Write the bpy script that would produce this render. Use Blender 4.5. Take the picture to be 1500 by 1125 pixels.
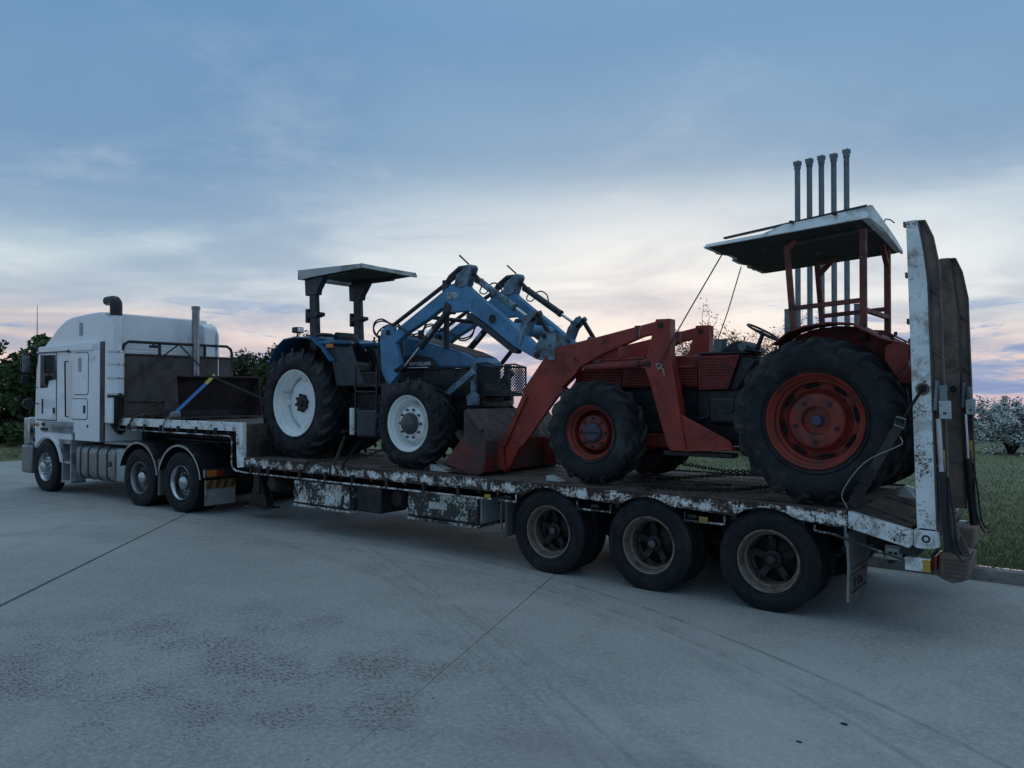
import bpy, math, random
from mathutils import Vector, Matrix, Quaternion
random.seed(7)
PI = math.pi
scene = bpy.context.scene
col = scene.collection
for o in list(bpy.data.objects): bpy.data.objects.remove(o)

# ---------------------------------------------------------------- camera
# X runs along the trailer (towards its ramps), Y away from the camera, Z up; metres
cd = bpy.data.cameras.new('camera'); cam = bpy.data.objects.new('camera', cd); col.objects.link(cam)
cd.sensor_width = 36.0; cd.lens = 27.26; cd.clip_start = 0.05; cd.clip_end = 6000
Fv = Vector((-0.61132, 0.79131, 0.010785)).normalized(); Rv = Vector((0.791355, 0.611357, 0)).normalized()
Uv = Rv.cross(Fv).normalized()
cam.matrix_world = Matrix(((Rv.x, Uv.x, -Fv.x, 2.617), (Rv.y, Uv.y, -Fv.y, -7.355), (Rv.z, Uv.z, -Fv.z, 2.101), (0, 0, 0, 1)))
scene.camera = cam
scene.render.resolution_x = 1024; scene.render.resolution_y = 768

# ---------------------------------------------------------------- sky and light (dusk, thin cloud)
SUN_AZ = math.radians(-27); SUN_EL = math.radians(7)      # azimuth from +Y towards +X
world = bpy.data.worlds.new('World'); scene.world = world; world.use_nodes = True
nt = world.node_tree; nt.nodes.clear()
class G:
    """tiny node helper"""
    def __init__(s, tree): s.t = tree
    def n(s, kind, **kw):
        nd = s.t.nodes.new(kind)
        for k, v in kw.items():
            if k == 'inp':
                for a, b in v.items():
                    if hasattr(b, 'is_output') or isinstance(b, bpy.types.NodeSocket): s.t.links.new(b, nd.inputs[a])
                    else: nd.inputs[a].default_value = b
            else: setattr(nd, k, v)
        return nd
    def math(s, op, a, b=0.0, c=0.0, clamp=False):
        nd = s.n('ShaderNodeMath', operation=op, use_clamp=clamp)
        for i, x in enumerate((a, b, c)):
            if isinstance(x, bpy.types.NodeSocket): s.t.links.new(x, nd.inputs[i])
            else: nd.inputs[i].default_value = x
        return nd.outputs[0]
    def mix(s, f, a, b, mode='MIX'):
        nd = s.n('ShaderNodeMix', data_type='RGBA', blend_type=mode)
        for i, x in ((0, f), (6, a), (7, b)):
            if isinstance(x, bpy.types.NodeSocket): s.t.links.new(x, nd.inputs[i])
            else: nd.inputs[i].default_value = x if i == 0 else (*x, 1)[:4]
        return nd.outputs[2]
    def ramp(s, f, stops, interp='LINEAR'):
        nd = s.n('ShaderNodeValToRGB'); nd.color_ramp.interpolation = interp
        s.t.links.new(f, nd.inputs[0]); el = nd.color_ramp.elements
        while len(el) < len(stops): el.new(0.5)
        for e, (p, c) in zip(el, stops): e.position = p; e.color = (*c, 1) if len(c) == 3 else c
        return nd.outputs[0]
    def rng(s, v, a, b, c=0.0, d=1.0, smooth=True):
        nd = s.n('ShaderNodeMapRange', interpolation_type='SMOOTHSTEP' if smooth else 'LINEAR', clamp=True) if smooth else s.n('ShaderNodeMapRange', clamp=True)
        s.t.links.new(v, nd.inputs[0])
        for i, x in zip((1, 2, 3, 4), (a, b, c, d)): nd.inputs[i].default_value = x
        return nd.outputs[0]
    def noise(s, vec, scale, detail=4.0, rough=0.55, dist=0.0, dim='3D'):
        nd = s.n('ShaderNodeTexNoise', noise_dimensions=dim)
        if vec is not None: s.t.links.new(vec, nd.inputs['Vector'])
        nd.inputs['Scale'].default_value = scale; nd.inputs['Detail'].default_value = detail
        nd.inputs['Roughness'].default_value = rough; nd.inputs['Distortion'].default_value = dist
        return nd.outputs[0]
def srgb(r, g, b):
    f = lambda c: (c/255/12.92) if c/255 <= .04045 else ((c/255+.055)/1.055)**2.4
    return (f(r), f(g), f(b))
g = G(nt)
tc = g.n('ShaderNodeTexCoord'); sep = g.n('ShaderNodeSeparateXYZ'); nt.links.new(tc.outputs['Generated'], sep.inputs[0])
dz = sep.outputs[2]; dx = sep.outputs[0]; dy = sep.outputs[1]
az = g.math('ARCTAN2', dx, dy)                      # radians from +Y
sky = g.n('ShaderNodeTexSky'); sky.sky_type = 'NISHITA'; sky.sun_disc = False
sky.sun_elevation = math.radians(4); sky.sun_rotation = SUN_AZ; sky.air_density = 1.4; sky.dust_density = 2.5; sky.ozone_density = 3.0
nishita = g.n('ShaderNodeMix', data_type='RGBA', blend_type='MULTIPLY'); nishita.inputs[0].default_value = 1
nt.links.new(sky.outputs[0], nishita.inputs[6]); nishita.inputs[7].default_value = (.10, .10, .10, 1)
# cloud layer seen in perspective: direction projected on a flat layer
zc = g.math('ADD', g.math('MAXIMUM', dz, 0.0), 0.09)
cmb = g.n('ShaderNodeCombineXYZ'); nt.links.new(g.math('DIVIDE', dx, zc), cmb.inputs[0]); nt.links.new(g.math('DIVIDE', dy, zc), cmb.inputs[1])
flat = cmb.outputs[0]
warp = g.noise(flat, .55, 3, .5)
wv = g.n('ShaderNodeVectorMath', operation='SCALE'); nt.links.new(flat, wv.inputs[0]); wv.inputs[3].default_value = 1.0
n1 = g.noise(flat, .75, 7, .58, .6); n2 = g.noise(flat, .28, 4, .5, .3)
dzr = g.math('DIVIDE', g.math('ADD', dz, .05), 1.05)
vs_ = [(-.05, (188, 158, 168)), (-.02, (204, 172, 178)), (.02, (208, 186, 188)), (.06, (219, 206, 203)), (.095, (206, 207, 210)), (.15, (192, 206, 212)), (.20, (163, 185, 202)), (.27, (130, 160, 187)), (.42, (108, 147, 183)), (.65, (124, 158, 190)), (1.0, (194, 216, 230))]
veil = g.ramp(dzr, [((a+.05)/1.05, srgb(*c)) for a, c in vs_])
# the hidden sun brightens the thin cloud on its side, the far side of a dusk sky is duller near the horizon
hl = g.math('SQRT', g.math('ADD', g.math('MULTIPLY', dx, dx), g.math('MULTIPLY', dy, dy)))
cs_ = g.math('DIVIDE', g.math('ADD', g.math('MULTIPLY', dx, math.sin(SUN_AZ)), g.math('MULTIPLY', dy, math.cos(SUN_AZ))), g.math('MAXIMUM', hl, .01))
glow = g.math('MULTIPLY', g.rng(cs_, .80, 1.0), g.math('MULTIPLY', g.rng(dz, .03, .13), g.rng(dz, .30, .15)))
veil = g.mix(g.math('MULTIPLY', glow, .70), veil, srgb(232, 235, 234))
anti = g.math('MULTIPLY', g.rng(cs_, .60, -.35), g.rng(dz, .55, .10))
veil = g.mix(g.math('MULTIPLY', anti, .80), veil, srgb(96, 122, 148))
veil = g.mix(g.math('MULTIPLY', g.math('MULTIPLY', g.rng(cs_, .97, .80), g.rng(cs_, .45, .70)), g.math('MULTIPLY', g.rng(dz, .115, .07), .6)), veil, srgb(238, 208, 190))
dark = g.mix(g.rng(dz, .02, .30), srgb(120, 146, 178), srgb(94, 132, 172))
m1 = g.rng(g.math('ADD', g.math('MULTIPLY', n1, .5), g.math('MULTIPLY', n2, .6)), .46, .70)
body = g.mix(g.math('MULTIPLY', m1, g.rng(dz, .02, .16, .70, .60)), veil, dark)
light = g.math('MULTIPLY', g.rng(g.noise(flat, 1.25, 7, .62, .25), .50, .74), g.rng(dz, .34, .20, .35, 1.0))
body = g.mix(g.math('MULTIPLY', light, .34), body, srgb(216, 223, 227))
# low cumulus banks along the horizon
cz = g.n('ShaderNodeCombineXYZ'); nt.links.new(g.math('MULTIPLY', az, 7.0), cz.inputs[0]); nt.links.new(g.math('MULTIPLY', dz, 46.0), cz.inputs[1])
nb = g.noise(cz.outputs[0], .9, 6, .58, .4)
hump = g.math('MULTIPLY', g.rng(dz, .075, .035), g.rng(dz, -.018, .008)); side = g.rng(az, -1.05, -.75)
nb = g.math('ADD', nb, g.math('MULTIPLY', g.math('MULTIPLY', hump, side), .115))
bank = g.math('MULTIPLY', g.rng(nb, .54, .61), g.math('MULTIPLY', g.rng(dz, .135, .08), g.rng(dz, -.022, .0)))
bankcol = g.mix(g.rng(nb, .54, .72), srgb(136, 164, 196), srgb(88, 132, 184))
body = g.mix(g.math('MULTIPLY', bank, .8), body, bankcol)
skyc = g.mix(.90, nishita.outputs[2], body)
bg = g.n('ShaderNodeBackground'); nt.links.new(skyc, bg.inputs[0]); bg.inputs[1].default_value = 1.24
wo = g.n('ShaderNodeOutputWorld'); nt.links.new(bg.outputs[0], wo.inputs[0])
sl = bpy.data.lights.new('sun', 'SUN'); sl.energy = 0.12; sl.angle = math.radians(25); sl.color = (1, .93, .88)
sun = bpy.data.objects.new('sun', sl); col.objects.link(sun); sun.location = (0, 0, 30)
sun.rotation_euler = Vector((math.sin(SUN_AZ)*math.cos(SUN_EL), math.cos(SUN_AZ)*math.cos(SUN_EL), math.sin(SUN_EL))).to_track_quat('Z', 'Y').to_euler()
scene.view_settings.view_transform = 'Standard'; scene.view_settings.look = 'None'
scene.view_settings.exposure = 0.0; scene.view_settings.gamma = 1.0
scene.render.engine = 'CYCLES'

# ---------------------------------------------------------------- materials
def new_mat(name):
    m = bpy.data.materials.new(name); m.use_nodes = True; t = m.node_tree
    b = t.nodes['Principled BSDF']; return m, G(t), b
def surf(name, base, rough=.5, metal=0.0, var=.25, scale=3.0, dirt=None, dirt_amt=.4, dirt_scale=2.0, chip=None, chip_at=.55, chip_scale=14.0, chip_soft=.03, bump=0.0, bump_scale=40.0, spec=.5, coat=0.0, rough_var=.15, edge=None, halo=None):
    """base colour with uneven tone, shaped dirt and paint chips"""
    m, q, b = new_mat(name)
    co = q.n('ShaderNodeTexCoord').outputs['Object']
    nz = q.noise(co, scale, 5, .6)
    c = q.mix(q.rng(nz, .3, .7), tuple(x*(1-var) for x in base), tuple(min(1, x*(1+var*.6)) for x in base))
    r = q.rng(q.noise(co, scale*3, 4, .6), .3, .7, max(.02, rough-rough_var), min(1, rough+rough_var))
    mt = None
    if dirt:
        dm = q.rng(q.noise(co, dirt_scale, 7, .68, .4), .62-dirt_amt*.35, .72-dirt_amt*.2)
        dm = q.math('MULTIPLY', dm, min(1, .45+dirt_amt))
        c = q.mix(dm, c, dirt)
        r = q.math('MAXIMUM', r, q.math('MULTIPLY', dm, .85))
    if chip:
        a = q.noise(co, chip_scale, 8, .72); bb = q.noise(co, chip_scale*.16, 3, .5)
        k = q.math('ADD', q.math('MULTIPLY', a, .6), q.math('MULTIPLY', bb, .4))
        if edge:        # paint rubbed off along the upper and lower edges of a rail
            zz = q.n('ShaderNodeSeparateXYZ'); q.t.links.new(co, zz.inputs[0]); z_ = zz.outputs[2]
            eb = q.math('MAXIMUM', q.rng(z_, edge[1]-.055, edge[1]), q.rng(z_, edge[0]+.05, edge[0]))
            k = q.math('ADD', k, q.math('MULTIPLY', eb, .07))
        if halo: c = q.mix(q.math('MULTIPLY', q.rng(k, chip_at-.07, chip_at+.01), .75), c, halo)
        cm = q.rng(k, chip_at, chip_at+chip_soft)
        cc = q.mix(q.rng(q.noise(co, chip_scale*2.2, 5, .6), .35, .65), chip, tuple(x*.45 for x in chip))
        c = q.mix(cm, c, cc); r = q.math('MAXIMUM', r, q.math('MULTIPLY', cm, .85))
        if metal: mt = q.math('MULTIPLY', q.math('SUBTRACT', 1.0, cm), metal)
        bp = q.n('ShaderNodeBump', inp={'Strength': .5, 'Distance': .002}); q.t.links.new(q.math('SUBTRACT', 1.0, cm), bp.inputs['Height']); q.t.links.new(bp.outputs[0], b.inputs['Normal'])
    elif bump:
        bp = q.n('ShaderNodeBump', inp={'Strength': bump, 'Distance': .01}); q.t.links.new(q.noise(co, bump_scale, 6, .65), bp.inputs['Height']); q.t.links.new(bp.outputs[0], b.inputs['Normal'])
    q.t.links.new(c, b.inputs['Base Color']); q.t.links.new(r, b.inputs['Roughness'])
    if mt is not None: q.t.links.new(mt, b.inputs['Metallic'])
    else: b.inputs['Metallic'].default_value = metal
    b.inputs['Specular IOR Level'].default_value = spec; b.inputs['Coat Weight'].default_value = coat
    return m
RUST = (.055, .030, .020); GRIME = (.030, .026, .022)
M = {}
M['white_chip'] = surf('chipped white paint over rust', (.82, .85, .82), .6, var=.12, dirt=(.24, .20, .16), dirt_amt=.35, dirt_scale=4, chip=(.060, .038, .028), chip_at=.50, chip_scale=42, edge=(.885, 1.035), halo=(.30, .22, .16))
M['white_chip_light'] = surf('white paint with few chips', (.84, .87, .85), .55, var=.12, dirt=(.26, .22, .18), dirt_amt=.32, dirt_scale=3.5, chip=(.055, .036, .028), chip_at=.572, chip_scale=38, halo=(.42, .34, .27))
M['box_chip'] = surf('scabby white toolbox paint', (.66, .68, .66), .7, var=.2, chip=(.060, .052, .042), chip_at=.50, chip_scale=24, halo=(.30, .27, .22))
M['box_worn'] = surf('toolbox paint worn to dark steel', (.58, .60, .58), .7, var=.2, chip=(.060, .058, .050), chip_at=.455, chip_scale=22, halo=(.26, .25, .21))
M['black_steel'] = surf('dirty black steel', (.018, .018, .019), .65, var=.35, dirt=(.05, .042, .034), dirt_amt=.35, bump=.15)
M['rust_steel'] = surf('brown rusty steel', (.085, .058, .044), .85, var=.4, scale=2.5, dirt=(.035, .026, .022), dirt_amt=.5, dirt_scale=4, bump=.35)
M['ramp_rust'] = surf('streaked rusty ramp steel', (.21, .150, .118), .85, var=.4, scale=2.5, dirt=(.09, .062, .048), dirt_amt=.4, dirt_scale=3, bump=.3)
M['headboard'] = surf('weathered brown headboard', (.105, .088, .076), .8, var=.3, scale=1.6, dirt=(.05, .042, .038), dirt_amt=.4, dirt_scale=1.5, bump=.15)
M['plank'] = surf('weathered timber deck plank', (.10, .078, .062), .9, var=.4, scale=6, dirt=(.03, .025, .022), dirt_amt=.5, dirt_scale=5, bump=.5, bump_scale=25)
M['tyre'] = surf('dusty black rubber', (.011, .013, .015), .72, var=.3, scale=4, dirt=(.030, .030, .029), dirt_amt=.3, dirt_scale=3, bump=.1, spec=.35)
M['tyre_ag'] = surf('dusty tractor rubber', (.014, .016, .018), .72, var=.35, scale=3, dirt=(.050, .050, .048), dirt_amt=.4, dirt_scale=2.5, bump=.12, spec=.35)
M['rim_white'] = surf('white wheel paint', (.86, .88, .84), .45, var=.1, dirt=(.30, .28, .24), dirt_amt=.2, dirt_scale=5, chip=(.09, .05, .03), chip_at=.665, chip_scale=12)
M['rim_red'] = surf('faded red wheel paint', (.27, .034, .018), .6, var=.3, scale=5, dirt=(.06, .035, .028), dirt_amt=.35, dirt_scale=6, chip=(.30, .25, .22), chip_at=.67, chip_scale=16)
M['rim_steel'] = surf('dull steel trailer rim', (.33, .27, .21), .6, metal=.3, var=.3, scale=6, dirt=(.10, .07, .05), dirt_amt=.45, dirt_scale=6)
M['rim_inner'] = surf('brown grimy rim barrel', (.150, .118, .092), .7, var=.35, scale=6, dirt=(.05, .036, .028), dirt_amt=.4, dirt_scale=7)
M['hub_dark'] = surf('dark greasy hub', (.011, .010, .009), .6, var=.4, dirt=(.030, .020, .015), dirt_amt=.25, dirt_scale=8, bump=.2)
M['hub_grey'] = surf('grey hub cap', (.11, .11, .11), .55, metal=.4, var=.3)
M['chrome'] = surf('polished alloy', (.52, .53, .54), .22, metal=1.0, var=.08, rough_var=.08)
M['chrome_dark'] = surf('smoky chrome', (.26, .27, .28), .25, metal=1.0, var=.2, rough_var=.1)
M['alloy_dark'] = surf('grimy alloy disc', (.20, .20, .20), .5, metal=.7, var=.3, dirt=(.06, .055, .05), dirt_amt=.4, dirt_scale=6)
M['alloy'] = surf('dull brushed alloy', (.28, .285, .29), .45, metal=.85, var=.15, dirt=(.2, .19, .18), dirt_amt=.2)
M['truck_white'] = surf('white truck paint', (.87, .88, .88), .28, var=.05, scale=1.5, dirt=(.45, .45, .45), dirt_amt=.12, dirt_scale=1.2, coat=.4, rough_var=.08)
M['truck_grey'] = surf('grey step panel', (.36, .37, .38), .5, var=.15, dirt=(.12, .11, .10), dirt_amt=.3)
M['seal'] = surf('black rubber seal', (.015, .016, .018), .6, var=.2)
M['plastic'] = surf('black plastic', (.014, .015, .017), .45, var=.25)
M['glass'] = surf('dark tinted glass', (.014, .022, .020), .10, var=.3, spec=.12, rough_var=.02)
M['lamp_orange'] = surf('amber lens', (.55, .16, .02), .25, var=.15, spec=.6)
M['lamp_red'] = surf('red lens', (.28, .02, .015), .25, var=.15, spec=.6)
M['yellow_tape'] = surf('yellow reflector', (.50, .31, .03), .45, var=.15, dirt=(.15, .11, .05), dirt_amt=.2)
M['red_tape'] = surf('red reflector', (.22, .035, .03), .5, var=.2, dirt=(.08, .05, .04), dirt_amt=.2)
M['hazard_yellow'] = surf('grimy shade-dimmed yellow hazard board', (.26, .17, .03), .6, var=.25, dirt=(.05, .04, .03), dirt_amt=.4)  # yellow darkened for the shade the board hangs in, besides grime
M['hazard_red'] = surf('grimy shade-dimmed red hazard stripe', (.10, .025, .02), .6, var=.25, dirt=(.04, .03, .03), dirt_amt=.4)  # red dimmed likewise, shade mixed into its colour along with grime
M['placard'] = surf('pale grey metal plate', (.48, .50, .48), .6, var=.15, dirt=(.2, .2, .18), dirt_amt=.3, dirt_scale=20)
M['sticker'] = surf('torn pale sticker', (.42, .46, .48), .6, var=.3, scale=30, dirt=(.06, .07, .08), dirt_amt=.45, dirt_scale=28)
M['blue'] = surf('faded blue loader paint', (.080, .235, .400), .55, var=.25, scale=2.5, dirt=(.055, .11, .17), dirt_amt=.3, dirt_scale=3.5, chip=(.05, .045, .04), chip_at=.68, chip_scale=15)
M['blue_dark'] = surf('blue bonnet paint', (.032, .135, .260), .40, var=.2, scale=2, dirt=(.05, .055, .06), dirt_amt=.3, dirt_scale=3, coat=.15)
M['blue_pale'] = surf('pale worn blue steel', (.16, .25, .31), .6, var=.35, scale=6, dirt=(.06, .05, .045), dirt_amt=.45, dirt_scale=8, chip=(.06, .045, .035), chip_at=.60, chip_scale=18)
M['bonnet_rust'] = surf('rusted bonnet top', (.10, .062, .050), .8, var=.35, scale=4, dirt=(.05, .05, .055), dirt_amt=.35)
M['tractor_black'] = surf('oily engine black', (.014, .015, .017), .55, var=.5, scale=5, dirt=(.035, .032, .03), dirt_amt=.4, dirt_scale=6, bump=.2)
M['frame_dark'] = surf('dark blue grey frame steel', (.022, .026, .034), .5, var=.3, dirt=(.05, .05, .05), dirt_amt=.25)
M['canopy_grey'] = surf('weathered grey canopy skin', (.46, .47, .45), .65, var=.12, scale=2, dirt=(.17, .17, .16), dirt_amt=.35, dirt_scale=3)
M['canopy_under'] = surf('dark canopy underside', (.05, .052, .054), .8, var=.2)
M['canopy_white'] = surf('aged white fibreglass', (.70, .73, .72), .55, var=.12, scale=2, dirt=(.20, .21, .20), dirt_amt=.3, dirt_scale=3)
M['red'] = surf('faded red loader paint', (.300, .032, .018), .48, var=.25, scale=2.2, dirt=(.13, .018, .014), dirt_amt=.35, dirt_scale=2.5, chip=(.07, .035, .028), chip_at=.66, chip_scale=14)
M['red_dull'] = surf('chalky red tin', (.215, .026, .018), .62, var=.3, scale=3, dirt=(.07, .03, .025), dirt_amt=.4, dirt_scale=4)
M['red_frame'] = surf('red brown frame tube', (.17, .046, .032), .65, var=.3, scale=4, dirt=(.05, .03, .028), dirt_amt=.4, dirt_scale=6)
M['bucket_brown'] = surf('bare worn bucket steel', (.105, .072, .062), .6, metal=.3, var=.3, scale=3, dirt=(.05, .03, .025), dirt_amt=.4, dirt_scale=3)
M['bucket_red'] = surf('scraped red bucket paint', (.19, .020, .014), .6, var=.35, scale=4, dirt=(.06, .045, .04), dirt_amt=.6, dirt_scale=2.2)
M['rust_bucket'] = surf('purple brown rusty bucket', (.075, .050, .048), .8, var=.35, scale=3, dirt=(.035, .026, .026), dirt_amt=.5, dirt_scale=4, bump=.3)
M['rod'] = surf('bright cylinder rod', (.55, .56, .57), .25, metal=1.0, var=.15)
M['hose'] = surf('black rubber hose', (.012, .012, .013), .5, var=.2)
M['chain'] = surf('dark oily chain', (.025, .022, .020), .6, metal=.5, var=.4, scale=30)
M['strap_blue'] = surf('blue webbing', (.07, .20, .50), .8, var=.15, scale=20)
M['strap_dark'] = surf('dirty dark webbing', (.055, .050, .042), .9, var=.35, scale=14)
M['strap_pale'] = surf('pale cord', (.33, .32, .28), .9, var=.2)
M['yellow'] = surf('yellow webbing tab', (.60, .50, .12), .8, var=.15)
M['galv'] = surf('galvanised pipe', (.20, .23, .24), .55, metal=.35, var=.2, scale=4, dirt=(.10, .12, .13), dirt_amt=.3)
M['flap'] = surf('dusty grey rubber flap', (.12, .115, .105), .85, var=.2, dirt=(.06, .055, .05), dirt_amt=.3)
M['flap_white'] = surf('pale mud flap', (.26, .27, .26), .8, var=.2, dirt=(.1, .09, .08), dirt_amt=.3)
M['decal'] = surf('silver decal', (.82, .84, .85), .5, var=.1)
M['ink'] = surf('black lettering', (.01, .01, .01), .7, var=.1)
M['hub_blue'] = surf('worn blue hub plate', (.05, .06, .115), .6, var=.4, scale=14, dirt=(.09, .05, .035), dirt_amt=.45, dirt_scale=16)

# ---------------------------------------------------------------- mesh helpers
ORG = {}
class MB:
    def __init__(s): s.v = []; s.f = []
    def add(s, vs, fs):
        b = len(s.v); s.v += [tuple(v) for v in vs]; s.f += [tuple(b+i for i in f) for f in fs]; return s
    def hexa(s, p):   # 8 points: bottom 4 ccw, top 4 ccw
        return s.add(p, [(3, 2, 1, 0), (4, 5, 6, 7), (0, 1, 5, 4), (1, 2, 6, 5), (2, 3, 7, 6), (3, 0, 4, 7)])
    def box(s, x0, x1, y0, y1, z0, z1):
        return s.hexa([(x0, y0, z0), (x1, y0, z0), (x1, y1, z0), (x0, y1, z0), (x0, y0, z1), (x1, y0, z1), (x1, y1, z1), (x0, y1, z1)])
    def prism(s, pts, y0, y1):      # polygon in XZ pushed along Y
        n = len(pts); area = sum(pts[i][0]*pts[(i+1) % n][1]-pts[(i+1) % n][0]*pts[i][1] for i in range(n))
        if area < 0: pts = pts[::-1]
        vs = [(x, y0, z) for x, z in pts]+[(x, y1, z) for x, z in pts]
        return s.add(vs, [tuple(range(n)), tuple(range(2*n-1, n-1, -1))]+[(i, n+i, n+(i+1) % n, (i+1) % n) for i in range(n)])
    def prism_x(s, pts, x0, x1):    # polygon in YZ pushed along X
        n = len(pts); area = sum(pts[i][0]*pts[(i+1) % n][1]-pts[(i+1) % n][0]*pts[i][1] for i in range(n))
        if area < 0: pts = pts[::-1]
        vs = [(x1, y, z) for y, z in pts]+[(x0, y, z) for y, z in pts]
        return s.add(vs, [tuple(range(n)), tuple(range(2*n-1, n-1, -1))]+[(i, n+i, n+(i+1) % n, (i+1) % n) for i in range(n)])
    def tube(s, path, r, n=8, closed=False, rs=None):
        P = [Vector(p) for p in path]; m = len(P); rings = []
        up = None
        for i in range(m):
            a = P[(i-1) % m] if (closed or i > 0) else P[i]; b = P[(i+1) % m] if (closed or i < m-1) else P[i]
            t = (b-a).normalized() if (b-a).length > 1e-9 else Vector((0, 0, 1))
            if up is None:
                up = Vector((0, 0, 1)) if abs(t.z) < .9 else Vector((1, 0, 0))
            sd = t.cross(up)
            if sd.length < 1e-6: sd = t.cross(Vector((0, 1, 0)))
            sd.normalize(); up = sd.cross(t).normalized()
            rr = rs[i] if rs else r
            rings.append([P[i]+sd*rr*math.cos(2*PI*k/n)+up*rr*math.sin(2*PI*k/n) for k in range(n)])
        vs = [v for rg in rings for v in rg]; fs = []
        for i in range(m if closed else m-1):
            for k in range(n):
                a, b = i*n, ((i+1) % m)*n
                fs.append((a+k, a+(k+1) % n, b+(k+1) % n, b+k))
        if not closed: fs += [tuple(range(n-1, -1, -1)), tuple((m-1)*n+k for k in range(n))]
        return s.add(vs, fs)
    def hose(s, path, r, n=8):      # smooth curve through the points
        P = [Vector(p) for p in path]; P = [P[0]*2-P[1]]+P+[P[-1]*2-P[-2]]; out = []
        for i in range(1, len(P)-2):
            for k in range(5):
                t = k/5; a, b, c, d = P[i-1:i+3]
                out.append(.5*((2*b)+(c-a)*t+(2*a-5*b+4*c-d)*t*t+(3*b-a-3*c+d)*t**3))
        return s.tube(out+[P[-2]], r, n)
    def cyl(s, a, b, r, n=16, r2=None): return s.tube([a, b], r, n, rs=[r, r if r2 is None else r2])
    def bar(s, a, b, w, h, up=(0, 0, 1)):    # rectangular beam, w across, h along up
        a, b = Vector(a), Vector(b); t = (b-a).normalized(); sd = t.cross(Vector(up))
        if sd.length < 1e-6: sd = t.cross(Vector((0, 1, 0)))
        sd.normalize(); u = sd.cross(t).normalized(); q = []
        for p in (a, b):
            q.append([p-sd*w/2-u*h/2, p+sd*w/2-u*h/2, p+sd*w/2+u*h/2, p-sd*w/2+u*h/2])
        return s.hexa(q[0]+q[1])
    def lathe(s, c, prof, n=48, closed=False, a0=0.0, a1=2*PI):   # profile (r, y) about the Y axis through c
        full = abs(a1-a0-2*PI) < 1e-6; m = len(prof); cnt = n if full else n+1; vs = []
        for i in range(cnt):
            a = a0+(a1-a0)*i/n; ca, sa = math.cos(a), math.sin(a)
            vs += [(c[0]+r*ca, c[1]+y, c[2]+r*sa) for r, y in prof]
        fs = []
        for i in range(n):
            a, b = i*m, ((i+1) % cnt)*m
            for k in range(m if closed else m-1):
                k2 = (k+1) % m; fs.append((a+k, b+k, b+k2, a+k2))
        return s.add(vs, fs)
    def disc(s, c, r, y0, y1, n=32):
        return s.lathe(c, [(.0005, y0), (r, y0), (r, y1), (.0005, y1)], n)
    def build(s, name, mat, parent=None, bevel=0.0, smooth=35, loc=None, seg=2, kind=None, org=None):
        o0 = Vector(org) if org is not None else (ORG.get(parent.name, Vector((0, 0, 0))) if parent else Vector((0, 0, 0)))
        if parent is None and loc is not None: o0 = Vector(loc)
        me = bpy.data.meshes.new(name)
        me.from_pydata([(x-o0.x, y-o0.y, z-o0.z) for x, y, z in s.v], [], s.f)
        me.materials.append(M[mat] if isinstance(mat, str) else mat); me.update()
        if smooth:
            me.shade_smooth(); me.set_sharp_from_angle(angle=math.radians(smooth))
        o = bpy.data.objects.new(name, me); col.objects.link(o)
        if parent: o.parent = parent; ORG[o.name] = o0
        elif loc is not None: o.location = loc; ORG[o.name] = Vector(loc)
        if bevel:
            md = o.modifiers.new('bevel', 'BEVEL'); md.width = bevel; md.segments = seg; md.limit_method = 'ANGLE'; md.angle_limit = math.radians(40)
            md.harden_normals = False
        if kind: o['kind'] = kind
        return o
def tag(o, label=None, cat=None, group=None, kind=None):
    if label: o['label'] = label
    if cat: o['category'] = cat
    if group: o['group'] = group
    if kind: o['kind'] = kind
    return o
def thing(name, loc, label, cat, group=None, rz=0.0):
    o = bpy.data.objects.new(name, None); col.objects.link(o); o.location = loc; o.rotation_euler.z = rz
    o.empty_display_size = .2; ORG[o.name] = Vector(loc); return tag(o, label, cat, group)
def copy_part(o, parent, dx=(0, 0, 0)):
    c = o.copy(); col.objects.link(c); c.parent = parent; c.location = Vector(o.location)+Vector(dx)
    ORG[c.name] = ORG.get(o.name, Vector((0, 0, 0)))
    for ch in list(o.children): copy_part(ch, c)
    return c
def text_mesh(name, body, size, mat, parent, loc, rot, extrude=.001, sx=1.0):
    cu = bpy.data.curves.new(name, 'FONT'); cu.body = body; cu.size = size; cu.extrude = extrude; cu.resolution_u = 3
    t = bpy.data.objects.new(name+'_src', cu); col.objects.link(t)
    bpy.context.view_layer.update()
    me = bpy.data.meshes.new_from_object(t.evaluated_get(bpy.context.evaluated_depsgraph_get()))
    bpy.data.objects.remove(t); me.name = name; me.materials.clear(); me.materials.append(M[mat])
    o = bpy.data.objects.new(name, me); col.objects.link(o); o.parent = parent
    o.location = Vector(loc)-ORG.get(parent.name, Vector((0, 0, 0))); o.rotation_euler = rot; o.scale = (sx, 1, 1)
    return o
def arc(cx, cz, r, a0, a1, n=10):
    return [(cx+r*math.cos(math.radians(a0+(a1-a0)*i/n)), cz+r*math.sin(math.radians(a0+(a1-a0)*i/n))) for i in range(n+1)]
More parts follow.
